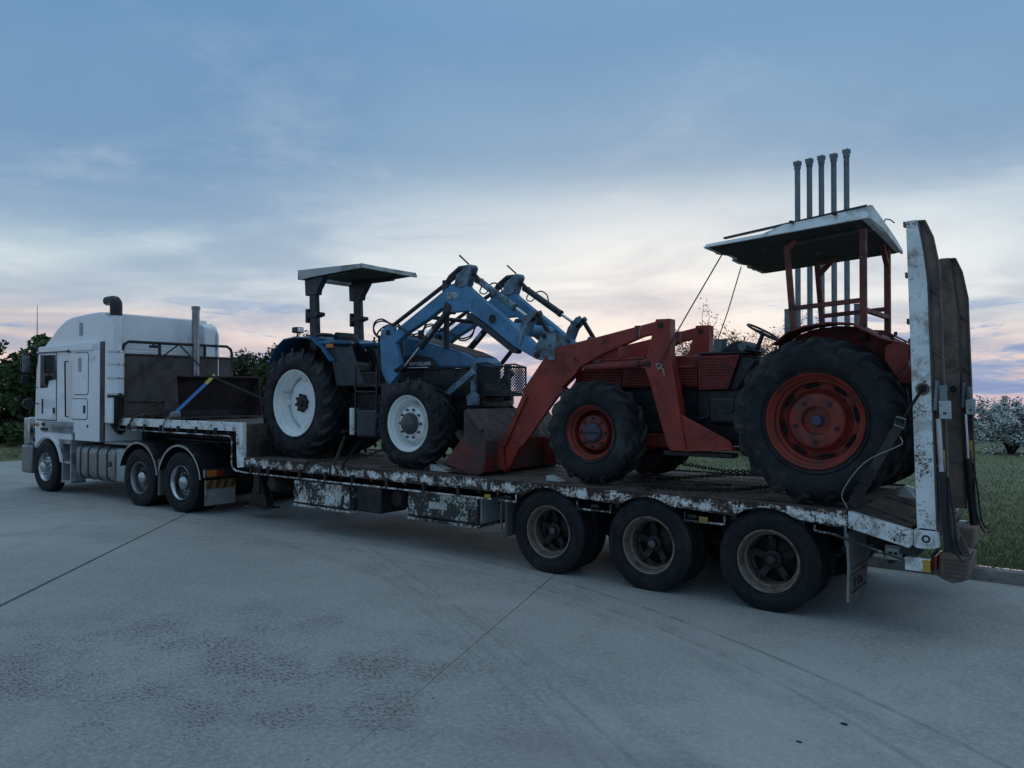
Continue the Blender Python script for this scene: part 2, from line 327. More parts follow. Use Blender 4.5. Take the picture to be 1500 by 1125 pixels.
# ---------------------------------------------------------------- ground
def concrete_mat():
    m, q, b = new_mat('worn concrete'); t = q.t
    co = q.n('ShaderNodeTexCoord').outputs['Object']
    sp = q.n('ShaderNodeSeparateXYZ'); t.links.new(co, sp.inputs[0]); X, Y = sp.outputs[0], sp.outputs[1]
    big = q.noise(co, .22, 5, .6, .4); mid = q.noise(co, 1.3, 7, .68, .3); fine = q.noise(co, 24, 8, .78); grit = q.noise(co, 130, 4, .7)
    c = q.mix(q.rng(big, .3, .7), (.280, .276, .259), (.405, .399, .375))
    c = q.mix(q.math('MULTIPLY', q.rng(mid, .42, .72), .55), c, (.225, .220, .206))
    c = q.mix(q.math('MULTIPLY', q.rng(fine, .42, .66), .60), c, (.54, .53, .50))
    c = q.mix(q.math('MULTIPLY', q.rng(grit, .52, .66), .70), c, (.105, .103, .098))
    # pitted, faintly red stained wear patch
    def dist(cx, cy, ax, ay, ang):
        ca, sa = math.cos(ang), math.sin(ang)
        u = q.math('ADD', q.math('MULTIPLY', q.math('SUBTRACT', X, cx), ca/ax), q.math('MULTIPLY', q.math('SUBTRACT', Y, cy), sa/ax))
        v = q.math('ADD', q.math('MULTIPLY', q.math('SUBTRACT', X, cx), -sa/ay), q.math('MULTIPLY', q.math('SUBTRACT', Y, cy), ca/ay))
        d = q.math('SQRT', q.math('ADD', q.math('MULTIPLY', u, u), q.math('MULTIPLY', v, v)))
        return q.math('ADD', d, q.math('MULTIPLY', q.math('SUBTRACT', q.noise(co, 1.1, 5, .65), .5), 1.5))
    patch = q.rng(dist(-3.0, -4.0, 3.2, 1.7, math.radians(25)), 1.25, .30)
    mpp = q.n('ShaderNodeMapping', inp={'Rotation': (0, 0, math.radians(-38)), 'Scale': (.45, 1.0, 1.0)}); t.links.new(co, mpp.inputs[0])
    pits = q.rng(q.noise(mpp.outputs[0], 52, 3, .6), .525, .60); clump = q.rng(q.noise(co, 1.7, 5, .65), .42, .62)
    c = q.mix(q.math('MULTIPLY', q.math('MULTIPLY', patch, clump), .30), c, (.225, .180, .182))
    c = q.mix(q.math('MULTIPLY', q.math('MULTIPLY', q.math('MULTIPLY', patch, pits), q.math('ADD', q.math('MULTIPLY', clump, .8), .2)), .85), c, (.06, .06, .064))
    st2 = q.rng(dist(.2, -3.6, .9, .5, .3), 1.1, .2)
    c = q.mix(q.math('MULTIPLY', st2, .35), c, (.22, .175, .175))
    # scattered dark spots
    vo = q.n('ShaderNodeTexVoronoi', inp={'Scale': 1.9, 'Randomness': 1.0}); t.links.new(co, vo.inputs['Vector'])
    spot = q.rng(vo.outputs['Distance'], .026, .016)
    c = q.mix(q.math('MULTIPLY', spot, q.rng(q.noise(co, .9, 2), .5, .58)), c, (.03, .03, .032))
    # curved tyre scuffs
    for cx, cy, R, w, s in ((-5.465, -12.95, 13.173, .035, .50), (-5.465, -12.95, 12.93, .10, .16), (-4.12, -9.60, 9.237, .04, .36), (-4.12, -9.60, 9.05, .12, .14), (-24.62, -41.95, 45.97, .03, .26), (-24.62, -41.95, 45.80, .025, .22), (-24.62, -41.95, 45.66, .05, .15), (-9, -20, 19.4, .12, .15), (4, -14, 11.2, .14, .13), (-16, -9, 9.0, .16, .14)):
        d = q.math('SQRT', q.math('ADD', q.math('POWER', q.math('SUBTRACT', X, cx), 2.0), q.math('POWER', q.math('SUBTRACT', Y, cy), 2.0)))
        e = q.math('ABSOLUTE', q.math('SUBTRACT', d, R))
        mk = q.math('MULTIPLY', q.rng(e, w, w*.25), q.rng(q.noise(co, 2.2, 5, .7), .32, .6))
        c = q.mix(q.math('MULTIPLY', mk, s), c, (.10, .10, .102))
    t.links.new(c, b.inputs['Base Color'])
    t.links.new(q.rng(mid, .3, .7, .62, .85), b.inputs['Roughness']); b.inputs['Specular IOR Level'].default_value = .35
    hh = q.math('ADD', q.math('MULTIPLY', fine, .6), q.math('MULTIPLY', q.math('MULTIPLY', patch, pits), -.8))
    bp = q.n('ShaderNodeBump', inp={'Strength': .6, 'Distance': .008}); t.links.new(hh, bp.inputs['Height']); t.links.new(bp.outputs[0], b.inputs['Normal'])
    return m
M['concrete'] = concrete_mat()
M['joint'] = surf('dark joint filler', (.03, .03, .031), .9)
M['kerb'] = surf('concrete kerb', (.25, .245, .235), .85, var=.25, scale=3, dirt=(.10, .095, .085), dirt_amt=.4, dirt_scale=4, bump=.25, bump_scale=50)
def grass_mat(name, a, b_, c_, fade=False):
    m, q, b = new_mat(name)
    co = q.n('ShaderNodeTexCoord').outputs['Object']
    mp = q.n('ShaderNodeMapping', inp={'Scale': (.5, 1.6, 1.0)}); q.t.links.new(co, mp.inputs[0])
    c = q.mix(q.rng(q.noise(mp.outputs[0], .35, 6, .62), .33, .66), a, b_)
    c = q.mix(q.math('MULTIPLY', q.rng(q.noise(mp.outputs[0], 1.6, 6, .66), .48, .72), .7), c, c_)
    c = q.mix(q.math('MULTIPLY', q.rng(q.noise(co, 30, 4, .7), .45, .75), .35), c, tuple(x*.4 for x in a))
    q.t.links.new(c, b.inputs['Base Color']); b.inputs['Roughness'].default_value = .9; b.inputs['Specular IOR Level'].default_value = .2
    bp = q.n('ShaderNodeBump', inp={'Strength': .8, 'Distance': .05}); q.t.links.new(q.noise(co, 22, 5, .7), bp.inputs['Height']); q.t.links.new(bp.outputs[0], b.inputs['Normal'])
    return m
M['grass'] = grass_mat('mown grass field', (.150, .170, .085), (.200, .215, .120), (.31, .28, .18))
M['blade'] = grass_mat('grass blades', (.17, .21, .09), (.24, .27, .14), (.36, .34, .21))

pave = MB().add([(-24, -60, -.03), (60, -60, -.03), (60, 2.72, -.03), (-24, 2.72, -.03)], [(0, 1, 2, 3)]).build('concrete_pavement', 'joint', smooth=0)
tag(pave, kind='structure')
def jx1(y): return -9.84-.952*(y+.39)
def jx2(y): return -2.43-.357*(y+.06)
ge = .009
mx, my = 2.12, -12.95
def slab(pts):
    n = len(pts); vs = [(x, y, 0) for x, y in pts]+[(x, y, -.028) for x, y in pts]
    MB().add(vs, [tuple(range(n))]+[(i, n+i, n+(i+1) % n, (i+1) % n) for i in range(n)]).build('slab', 'concrete', pave, smooth=0)
slab([(-24, -13), (mx-.02, -13), (jx1(2.7)-ge, 2.70), (-24, 2.70)])
slab([(mx, my+.05), (jx2(2.7)-ge, 2.70), (jx1(2.7)+ge, 2.70)])
slab([(mx+.02, -13), (60, -13), (60, 2.70), (jx2(2.7)+ge, 2.70)])
slab([(-24, -60), (60, -60), (60, -13.02), (-24, -13.02)])
# kerb: separate cast lengths
kb = None
for i in range(30):
    x0 = -24.0+i*2.4
    prof = [(2.705, -.02), (2.85, -.02), (2.85, .135), (2.76, .135), (2.735, .125), (2.72, .10)]
    if kb is None:
        kb = MB().prism_x(prof, x0+.004, x0+2.396).build('kerb', 'kerb', smooth=30); tag(kb, kind='structure'); first = kb
    else:
        c = MB().prism_x(prof, x0+.004, x0+2.396).build('kerb_stone', 'kerb', kb, smooth=30)
# grass field: level near the road, falling away beyond a crest
def gz(x, y):
    d = math.hypot(x+12, max(0, y-2.8)+max(0, -24-x))
    z = .118+.03*math.sin(x*.31+y*.17)+.03*math.sin(y*.43-x*.11)*min(1, max(0, y-3)/4)
    far = max(0, max(y-38, -24-x-34)); z -= .0016*far*far if far < 60 else .0016*3600+.19*(far-60)
    if x <= -24 and y < 2.9: z = min(z, .06)
    if x == -24 and y < 2.9: z = .0
    return z
field = MB()
ys = [2.85, 3.2, 3.8, 4.6, 5.6, 7, 9, 11.5, 14.5, 18, 22, 27, 33, 40, 48, 58, 70, 85, 105, 140, 200, 300]
xs = [-320, -220, -150, -110, -85, -70, -58, -48, -40, -34, -29, -24, -20, -16, -12, -9, -6, -4, -2, 0, 1.5, 3, 5, 8, 12, 18, 26, 40, 60, 90, 140, 220]
idx = [[None]*len(xs) for _ in ys]
for j, y in enumerate(ys):
    for i, x in enumerate(xs): idx[j][i] = len(field.v); field.v.append((x, y, gz(x, y)))
for j in range(len(ys)-1):
    for i in range(len(xs)-1): field.f.append((idx[j][i], idx[j][i+1], idx[j+1][i+1], idx[j+1][i]))
yl = [-120, -60, -30, -15, -8, -4, -1, 1, 2.85]; xl = [x for x in xs if x <= -24]
ix = [[0]*len(xl) for _ in yl]
for j, y in enumerate(yl):
    for i, x in enumerate(xl):
        if j == len(yl)-1: ix[j][i] = idx[0][i]
        else: ix[j][i] = len(field.v); field.v.append((x, y, min(.0 if x == -24 else .06, gz(x, y))))
for j in range(len(yl)-1):
    for i in range(len(xl)-1): field.f.append((ix[j][i], ix[j][i+1], ix[j+1][i+1], ix[j+1][i]))
fo = field.build('grass_field', 'grass', smooth=180); tag(fo, kind='structure')
# standing blades near the kerb
bl = MB(); rnd = random.Random(3)
def blade(x, y, h, w):
    a = rnd.uniform(0, 2*PI); lx, ly = rnd.gauss(0, .35)*h, rnd.gauss(0, .35)*h; z = gz(x, y)-.01
    bl.add([(x-w*math.cos(a), y-w*math.sin(a), z), (x+w*math.cos(a), y+w*math.sin(a), z), (x+lx, y+ly, z+h)], [(0, 1, 2)])
for _ in range(42000):
    y = 2.86+abs(rnd.gauss(0, 1))**1.3*5.5
    if y > 24: continue
    x = rnd.uniform(-.9-.42*(y-2.8), 4.6+.25*(y-2.8))
    blade(x, y, rnd.uniform(.03, .085)*(1.5 if rnd.random() < .06 else 1), .005+.0007*y)
for _ in range(9000):
    x = rnd.uniform(-9.5, -3.0); y = rnd.uniform(7, 19); blade(x, y, rnd.uniform(.04, .09), .012)
for _ in range(14000):
    x = rnd.uniform(-40, -24.05); y = rnd.uniform(-1, 9); blade(x, y, rnd.uniform(.04, .12), .02)
bo = bl.build('grass_blades', 'blade', smooth=0, kind='stuff'); tag(bo, 'short rough green grass along the kerb and field', 'grass')

# ---------------------------------------------------------------- trees and shrubs
def leaf_mat(name, a, b_):
    m, q, b = new_mat(name)
    co = q.n('ShaderNodeTexCoord').outputs['Object']
    c = q.mix(q.rng(q.noise(co, 1.4, 3, .6), .35, .65), a, b_); c = q.mix(q.math('MULTIPLY', q.rng(q.noise(co, 9, 3, .6), .4, .7), .6), c, tuple(x*1.5 for x in b_))
    q.t.links.new(c, b.inputs['Base Color']); b.inputs['Roughness'].default_value = .65; b.inputs['Specular IOR Level'].default_value = .3
    return m
M['leaf_mid'] = leaf_mat('mid green leaves', (.040, .070, .028), (.075, .110, .042))
M['leaf_dark'] = leaf_mat('dark olive leaves', (.028, .042, .020), (.055, .072, .030))
M['leaf_grey'] = leaf_mat('grey green leaves', (.060, .075, .050), (.095, .110, .075))
M['blossom'] = leaf_mat('white blossom', (.62, .64, .62), (.74, .76, .74))
M['bark'] = surf('grey brown bark', (.055, .045, .038), .9, var=.4, scale=6, bump=.5)
def grow(rnd, base, h, spread, n_limb, depth=2, lean=.0):
    """trunk and limbs as paths with radii; returns paths, tips"""
    paths = []; tips = []
    def branch(p, d, L, r, lvl):
        pts = [p]; rs = [r]; k = 4
        for i in range(k):
            d = (d+Vector((rnd.gauss(0, .2), rnd.gauss(0, .2), rnd.gauss(.03, .12)))).normalized()
            p = p+d*L/k; pts.append(p); rs.append(max(.0075, r*(1-.75*(i+1)/k)))
        paths.append((pts, rs)); tips.append(p)
        if lvl > 0:
            for i in range(rnd.randint(2, 4)):
                j = rnd.randint(2, k); nd = (d+Vector((rnd.gauss(0, .7), rnd.gauss(0, .7), rnd.gauss(.15, .45)))).normalized()
                branch(pts[j], nd, L*rnd.uniform(.5, .75), rs[j]*.75, lvl-1)
    for i in range(n_limb):
        a = 2*PI*i/n_limb+rnd.uniform(-.4, .4); o = spread/h*rnd.uniform(.35, 1)
        branch(Vector(base), Vector((math.cos(a)*o, math.sin(a)*o, 1)).normalized(), h*rnd.uniform(.45, .62), .035*h/2.0*rnd.uniform(.7, 1.2), depth)
    return paths, tips
def leaves(mb, rnd, centres, n, size, flat=.5):
    for c, rad in centres:
        for _ in range(n):
            v = Vector((rnd.gauss(0, 1), rnd.gauss(0, 1), rnd.gauss(0, 1))).normalized()*rad*rnd.random()**.45
            v.z *= .8; p = Vector(c)+v; s = size*rnd.uniform(.6, 1.4)
            a = Vector((rnd.gauss(0, 1), rnd.gauss(0, 1), rnd.gauss(0, .6))).normalized(); b_ = a.cross(Vector((rnd.gauss(0, 1), rnd.gauss(0, 1), rnd.gauss(0, 1)))).normalized()*flat
            mb.add([p-a*s, p+b_*s, p+a*s, p-b_*s], [(0, 1, 2, 3)])
def tree(name, base, h, spread, nl, depth, leaf, n_leaf, size, clump, label, cat='tree', group=None, seed=1, extra=0, blossom=0, flat=.5, pct=1.0):
    rnd = random.Random(seed); base = (base[0], base[1], gz(base[0], base[1])-.05)
    t = thing(name, base, label, cat, group)
    paths, tips = grow(rnd, base, h, spread, nl, depth)
    top = sorted(p.z for p in tips)[int((len(tips)-1)*pct)]-base[2]; k = h/top
    fix = lambda p: Vector((base[0]+(p.x-base[0]), base[1]+(p.y-base[1]), base[2]+(p.z-base[2])*k))
    tr = MB()
    for pts, rs in paths: tr.tube([fix(p) for p in pts], 0, 5, rs=rs)
    tr.build('trunk', 'bark', t, smooth=60)
    tips = [fix(p) for p in tips]
    cen = [(p, clump*rnd.uniform(.6, 1.25)) for p in tips]
    for _ in range(extra):
        a = rnd.uniform(0, 2*PI); r = spread*math.sqrt(rnd.random())
        cen.append(((base[0]+r*math.cos(a), base[1]+r*math.sin(a), base[2]+rnd.uniform(.05, .75)*h*(1-.5*(r/spread)**2)), clump*rnd.uniform(.7, 1.3)))
    if n_leaf:
        lm = MB(); leaves(lm, rnd, cen, n_leaf, size, flat); lm.build('crown', leaf, t, smooth=0)
    if blossom:
        lm = MB(); leaves(lm, rnd, [(c, r*1.05) for c, r in cen], blossom, size*.62, .8); lm.build('blossom', 'blossom', t, smooth=0)
    return t
tree('broadleaf_tree', (-31.5, 5.4), 4.8, 2.6, 6, 2, 'leaf_mid', 170, .12, .55, 'leafy green tree standing in front of the truck bonnet bar', seed=5, extra=36, flat=.55)
tree('roadside_bush', (-33.0, 3.6), 2.3, 2.2, 7, 1, 'leaf_dark', 110, .09, .55, 'low dark bush under the leafy green tree', 'bush', seed=8, extra=26)
tree('roadside_bush', (-36.0, 7.6), 2.7, 3.0, 7, 1, 'leaf_dark', 110, .10, .6, 'dark rounded bush behind the truck cab', 'bush', seed=9, extra=30)
tree('olive_tree', (-25.2, 14.8), 4.25, 2.6, 7, 2, 'leaf_dark', 190, .095, .58, 'dense olive green tree behind the headboard of the trailer', seed=12, extra=46, flat=.4)
tree('olive_tree', (-28.5, 14.2), 3.9, 2.4, 7, 2, 'leaf_dark', 190, .095, .58, 'dense dark tree beside the chrome exhaust stack', seed=14, extra=40, flat=.4)
tree('olive_tree', (-22.2, 16.6), 4.1, 2.5, 7, 2, 'leaf_dark', 190, .095, .58, 'olive green tree hidden behind the blue tractor rear wheel', seed=15, extra=40, flat=.4)
tree('bare_tree', (-8.5, 17.3), 4.0, 2.7, 24, 3, 'leaf_dark', 16, .035, .24, 'sparse bare twiggy tree behind the red bonnet', seed=21, pct=.985)
tree('bare_tree', (-6.2, 17.6), 3.9, 2.4, 22, 3, 'leaf_dark', 15, .035, .24, 'sparse bare twiggy tree behind the red steering wheel', seed=23, pct=.985)
tree('flowering_shrub', (.05, 22.5), 1.85, 1.6, 18, 2, 'leaf_grey', 20, .055, .22, 'white flowering shrub growing on the mown grass', 'shrub', seed=31, blossom=62, extra=16, flat=.45)
for i, (x, y, h, s) in enumerate(((-3.2, 33, 1.5, 2.0), (-6.5, 37, 1.6, 2.6), (1.8, 36, 1.5, 2.4))):
    tree('hedge_bush', (x, y), h, s, 8, 1, 'leaf_dark', 90, .09, .5, 'low dark green hedge bush far across the grass', 'bush', 'low bushes far across the grass', seed=40+i, extra=24)

# ---------------------------------------------------------------- vent pipes
vents = [(-1.045, 4.315), (-.905, 4.425), (-.765, 4.535), (-.620, 4.648), (-.470, 4.765)]
lab = ['shortest galvanised vent pipe, beside the short post by the red canopy', 'galvanised vent pipe, second up from the shortest of five', 'middle one of five galvanised vent pipes in a row', 'galvanised vent pipe next to the tallest of five', 'tallest galvanised vent pipe of five, close to the trailer ramps']
for (x, y), h, lb in zip(vents, (5.54, 5.58, 5.625, 5.655, 5.72), lab):
    t = thing('vent_pipe', (x, y, .12), lb, 'pipe', 'galvanised vent pipes in a row')
    MB().cyl((x, y, .05), (x, y, h-.1), .040, 14).build('pipe', 'galv', t)
    c = MB().cyl((x, y, h-.13), (x, y, h-.045), .047, 14, .052).build('cap', 'galv', t)
    for k in range(4):
        a = k*PI/2+.5; MB().box(x+.045*math.cos(a)-.013, x+.045*math.cos(a)+.013, y+.045*math.sin(a)-.013, y+.045*math.sin(a)+.013, h-.07, h-.012).build('cap_lug', 'galv', c)
    MB().cyl((x, y, h-.05), (x, y, h-.02), .054, 14, .057).build('cap_rim', 'galv', c)
for (x, y, h), lb in zip(((-1.16, 4.22, 3.32), (-.345, 4.86, 3.40)), ('short grey post beside the shortest vent pipe', 'short grey post beside the tallest vent pipe')):
    t = thing('support_post', (x, y, .12), lb, 'post', 'short posts beside the vent pipes')
    MB().cyl((x, y, .05), (x, y, h), .052, 14).build('post', 'galv', t); MB().cyl((x, y, h), (x, y, h+.012), .056, 14).build('end_cap', 'galv', t)
# ---------------------------------------------------------------- tyres and wheels
def flatten(b, zg):
    b.v = [(x, y, max(z, zg)) for x, y, z in b.v]
def road_tyre(c, R, W, rr, mat, parent, name='tyre'):
    # c at the centre of the tyre, W its width along Y, rr rim seat radius
    h = W/2; b = MB(); zg = c[2]-R; R = R+.010
    prof = [(rr, -h*.72), (rr+.02, -h*.84), (rr+(R-rr)*.35, -h), (rr+(R-rr)*.7, -h*.98), (R-.03, -h*.90), (R-.008, -h*.80)]
    gro = []
    for k in (-.5, 0, .5):
        y = k*h*1.1; gro += [(R, y-.010), (R-.012, y-.008), (R-.012, y+.008), (R, y+.010)]
    prof += [(R, -h*.76)]+gro+[(R, h*.76)]+[(r, -y) for r, y in prof[::-1]]
    b.lathe(c, prof, 64)
    for s in (-1, 1):
        for r in (rr+(R-rr)*.22, rr+(R-rr)*.62):
            b.lathe((c[0], c[1]+s*h*.985, c[2]), [(r-.006, -.004), (r, s*.006), (r+.006, -.004)], 64)
    flatten(b, zg+.001); return b.build(name, mat, parent, smooth=50)
def ag_tyre(c, R, W, rr, nl, parent, flip=1, lug=.045, mat='tyre_ag'):
    h = W/2; b = MB(); zg = c[2]-R; R = R+.012; Rb = R-lug
    prof = [(rr, -h*.70), (rr+.03, -h*.86), (rr+(Rb-rr)*.35, -h*.99), (rr+(Rb-rr)*.65, -h), (Rb-.05, -h*.93), (Rb-.012, -h*.78), (Rb, -h*.4), (Rb+.004, 0)]
    prof = prof+[(r, -y) for r, y in prof[-2::-1]]
    b.lathe(c, prof, 72)
    for s in (-1, 1):
        for i in range(nl):
            p0 = 2*PI*(i+(.5 if s > 0 else 0))/nl; sec = []
            for k in range(7):
                t = k/6; y = s*h*(1.0-.97*t); ph = p0+flip*(.62*t**.9)*(2*PI/nl)*1.45
                top = R-(.075 if k == 0 else .018 if k == 1 else 0)-(0.0 if t < .5 else .004)
                bot = (Rb-.085 if k == 0 else Rb-.035 if k == 1 else Rb-.01)
                wa = (.030 if k < 2 else .026)*R/.8/R; wb = wa*1.45
                yo = y*1.015 if k == 0 else y
                q = []
                for (r_, w_) in ((bot, -wb), (top, -wa), (top, wa), (bot, wb)):
                    q.append((c[0]+r_*math.cos(ph+w_), c[1]+yo, c[2]+r_*math.sin(ph+w_)))
                sec.append(q)
            vs = [v for q in sec for v in q]; fs = [(0, 1, 2, 3), (27, 26, 25, 24)]
            for k in range(6):
                for j in range(4): fs.append((k*4+j, k*4+(j+1) % 4, k*4+4+(j+1) % 4, k*4+4+j))
            b.add(vs, fs)
    for s in (-1, 1):
        for r in (rr+.05, rr+.10): b.lathe((c[0], c[1]+s*h*.93, c[2]), [(r-.008, -s*.02), (r, s*.006), (r+.008, -s*.02)], 64)
    flatten(b, zg+.004); return b.build('tyre', mat, parent, smooth=40)

# ---------------------------------------------------------------- drop deck trailer
TR = thing('drop_deck_trailer', (-4.0, 1.25, 0), 'long drop deck trailer with chipped white side rails and raised ramps', 'trailer')
def part(mb, name, mat, parent=TR, bevel=0.0, **k): return mb.build(name, mat, parent, bevel=bevel, **k)
W1 = 2.5
# decks: longitudinal planks, in three lengths, with dark gaps
n = 11; pw = (W1-.16)/n
for L, (x0, x1, z0, z1) in enumerate(((-12.72, -10.7, 1.58, 1.58), (-10.69, -8.66, 1.58, 1.58), (-8.56, -5.6, 1.03, 1.03), (-5.59, -2.5, 1.03, 1.03), (-2.49, .74, 1.03, 1.03), (.75, 1.22, 1.03, .905))):
    for i in range(n):
        y0 = .08+i*pw+.004; y1 = .08+(i+1)*pw-.006; e = random.uniform(-.006, .005); xa = x0+random.uniform(0, .012); xb = x1-random.uniform(0, .02 if L < 5 else .06)
        b = MB().hexa([(xa, y0, z0-.04+e), (xb, y0, z1-.04+e), (xb, y1, z1-.04+e), (xa, y1, z0-.04+e), (xa, y0, z0+e), (xb, y0, z1+e), (xb, y1, z1+e), (xa, y1, z0+e)])
        part(b, 'plank', 'plank', bevel=.004)
part(MB().box(-12.74, -8.64, .09, 2.41, 1.50, 1.535).box(-8.6, .74, .09, 2.41, .945, .985), 'deck_underlay', 'black_steel')
# side rails (raves)
for s, yy in ((0, 0.0), (1, W1)):
    ya, yb = (yy, yy+.075) if s == 0 else (yy-.075, yy)
    part(MB().box(-12.92, -8.84, ya, yb, 1.455, 1.60), 'gooseneck_rail', 'white_chip_light', bevel=.006)
    part(MB().prism([(-8.83, 1.455), (-8.83, 1.60), (-8.64, 1.60), (-8.64, 1.035), (-8.60, 1.03), (-8.60, .88), (-8.78, .86), (-8.80, 1.0)], ya-.003, yb), 'corner_post', 'white_chip_light', bevel=.005)
    rail = [(-8.595, 1.035), (-8.595, .885)]
    for cx in (-2.5752, -1.2795, 0.0): rail += [(cx+.52*math.cos(math.radians(x)), .479+.52*math.sin(math.radians(x))) for x in range(128, 51, -7)]
    rail += [(.60, .885), (.735, .885), (.735, 1.035)]
    part(MB().prism(rail, ya, yb), 'side_rail', 'white_chip', bevel=.004)
    part(MB().prism([(.745, 1.035), (.745, .885), (1.235, .765), (1.27, .80), (1.27, .915)], ya-.004, yb), 'tail_rail', 'white_chip_light', bevel=.006)
    # rubbed top edge strip
    part(MB().box(-8.55, .74, ya+.004, yb-.004, 1.037, 1.046), 'rail_cap', 'rust_steel')
    if s == 0:
        # rope rail on stand-offs below the side rail
        part(MB().tube([(-12.85, -.035, 1.375), (-8.98, -.035, 1.375), (-8.92, -.035, 1.35), (-8.895, -.035, 1.29), (-8.895, -.035, .93), (-8.87, -.035, .86), (-8.78, -.035, .815), (-8.5, -.035, .80), (-3.35, -.035, .80)], .013, 8), 'rope_rail', 'box_chip')
        for a, b2 in ((-3.26, -2.98), (-2.12, -1.69), (-.82, -.40), (.46, .74)):
            part(MB().tube([(a, -.03, .885), (a, -.03, .80), (b2, -.03, .80), (b2, -.03, .885)] if a < .4 else [(a, -.03, .885), (a, -.03, .835), (.62, -.03, .82), (1.20, -.03, .665)], .011, 8), 'rail_bracket', 'box_worn')
        for x in [-12.4+.6*i for i in range(6)]: part(MB().box(x-.02, x+.02, -.045, -.003, 1.365, 1.50), 'stand_off', 'black_steel', bevel=.003)
        for x in [-8.35, -8.12, -7.9, -7.1, -6.5, -5.9, -5.2, -4.5, -3.9]: part(MB().box(x-.018, x+.018, -.048, -.003, .79, .93), 'stand_off', 'black_steel', bevel=.003)
        for x in (-6.42, -4.62, -3.42): part(MB().box(x-.025, x+.025, -.012, -.003, .90, 1.04), 'rail_strap', 'rust_steel', bevel=.003)
# cross members and main beams
for y in (.78, 1.62):
    part(MB().box(-8.6, 1.2, y, y+.10, .62, .935), 'main_beam', 'black_steel', bevel=.006)
    part(MB().box(-12.6, -8.75, y, y+.10, 1.22, 1.49), 'gooseneck_beam', 'black_steel', bevel=.006)
    part(MB().prism([(-8.75, 1.22), (-8.75, 1.49), (-8.35, .935), (-8.35, .62), (-8.6, .62)], y+.004, y+.096), 'neck_plate', 'black_steel')
for x in [-12.3+.62*i for i in range(6)]: part(MB().box(x, x+.06, .08, 2.42, 1.40, 1.495), 'cross_member', 'black_steel')
for x in [-8.3+.66*i for i in range(14)]: part(MB().box(x, x+.06, .08, 2.42, .84, .94), 'cross_member', 'black_steel')
part(MB().box(-8.645, -8.605, .08, 2.42, .95, 1.575), 'step_plate', 'rust_steel', bevel=.004)
for y in (.5, 1.0, 1.5, 2.0): part(MB().box(-8.604, -8.585, y, y+.05, .99, 1.56), 'step_rib', 'rust_steel', bevel=.003)
part(MB().box(-12.0, -9.2, .55, 1.95, 1.18, 1.215), 'skid_plate', 'black_steel')
# headboard with pipe guard
hb = part(MB().box(-12.84, -12.79, .03, 2.47, 1.585, 2.86), 'headboard', 'headboard', bevel=.008)
for z in (1.92, 2.86): part(MB().box(-12.787, -12.765, .03, 2.47, z-.02, z+.012), 'headboard_rib', 'rust_steel', hb, bevel=.003)
part(MB().tube([(-12.81, .05, 1.6), (-12.81, .05, 2.95), (-12.81, .08, 3.05), (-12.81, .17, 3.11), (-12.81, 2.33, 3.11), (-12.81, 2.42, 3.05), (-12.81, 2.45, 2.95), (-12.81, 2.45, 2.6)], .030, 10), 'pipe_guard', 'black_steel')
for y in (.80, 1.80): part(MB().cyl((-12.81, y, 2.85), (-12.81, y, 3.09), .03, 10), 'guard_upright', 'black_steel')
lampb = part(MB().box(-12.77, -12.66, .55, .70, 3.0, 3.06).cyl((-12.72, .62, 3.06), (-12.72, .62, 3.10), .02), 'work_lamp', 'plastic', bevel=.01)
for y, b_ in ((.06, .10), (2.44, 2.40)): part(MB().cyl((-12.78, y, 2.85), (-12.2, b_, 1.60), .007, 6), 'stay_wire', 'strap_dark')
# wheels: three axles, twin tyres, spider hubs
R = .4793
def trailer_wheel(cx, side):
    s = 1 if side == 0 else -1; y0 = .03 if side == 0 else W1-.03
    c = (cx, y0+s*.13, R)
    P = lambda y: y0+s*y-c[1]
    w = MB().lathe(c, [(.288, P(.030)), (.274, P(.045)), (.266, P(.06)), (.262, P(.10)), (.252, P(.115)), (.244, P(.12)), (.240, P(.20)), (.248, P(.24)), (.29, P(.25))], 56).build('wheel', 'rim_inner', TR, smooth=40)
    MB().lathe(c, [(.300, P(.030)), (.306, P(.022)), (.301, P(.015)), (.292, P(.017)), (.286, P(.028)), (.287, P(.034))], 56).build('rim_lip', 'rim_steel', w, smooth=40)
    MB().lathe(c, [(.2635, P(.098)), (.256, P(.096)), (.248, P(.108)), (.246, P(.118))], 56).build('rim_ring', 'rim_steel', w, smooth=40)
    road_tyre((cx, y0+s*.13, R), R, .255, .283, 'tyre', w)
    road_tyre((cx, y0+s*.42, R), R, .255, .283, 'tyre', w)
    MB().lathe((cx, y0+s*.42, R), [(.29, -.12), (.24, -.1), (.236, .1), (.29, .12)], 40).build('inner_rim', 'rim_steel', w, smooth=40)
    hb_ = MB()
    hb_.lathe((cx, y0, R), [(.0005, s*.105), (.035, s*.105), (.045, s*.115), (.05, s*.14), (.085, s*.15), (.09, s*.22), (.235, s*.28), (.235, s*.30)], 32)
    for k in range(5):
        a = 2*PI*k/5+.35+cx; ca, sa = math.cos(a), math.sin(a)
        hb_.bar((cx+.07*ca, y0+s*.21, R+.07*sa), (cx+.225*ca, y0+s*.17, R+.225*sa), .065, .05, up=(0, 1, 0))
        hb_.cyl((cx+.212*ca, y0+s*.12, R+.212*sa), (cx+.212*ca, y0+s*.19, R+.212*sa), .022, 8)
    hb_.build('spider_hub', 'hub_dark', w, smooth=40)
    MB().lathe((cx, y0, R), [(.0005, s*.092), (.028, s*.092), (.040, s*.098), (.042, s*.13)], 24).build('hub_cap', 'rust_steel' if cx > -.5 else 'hub_grey', w, smooth=40)
    return w
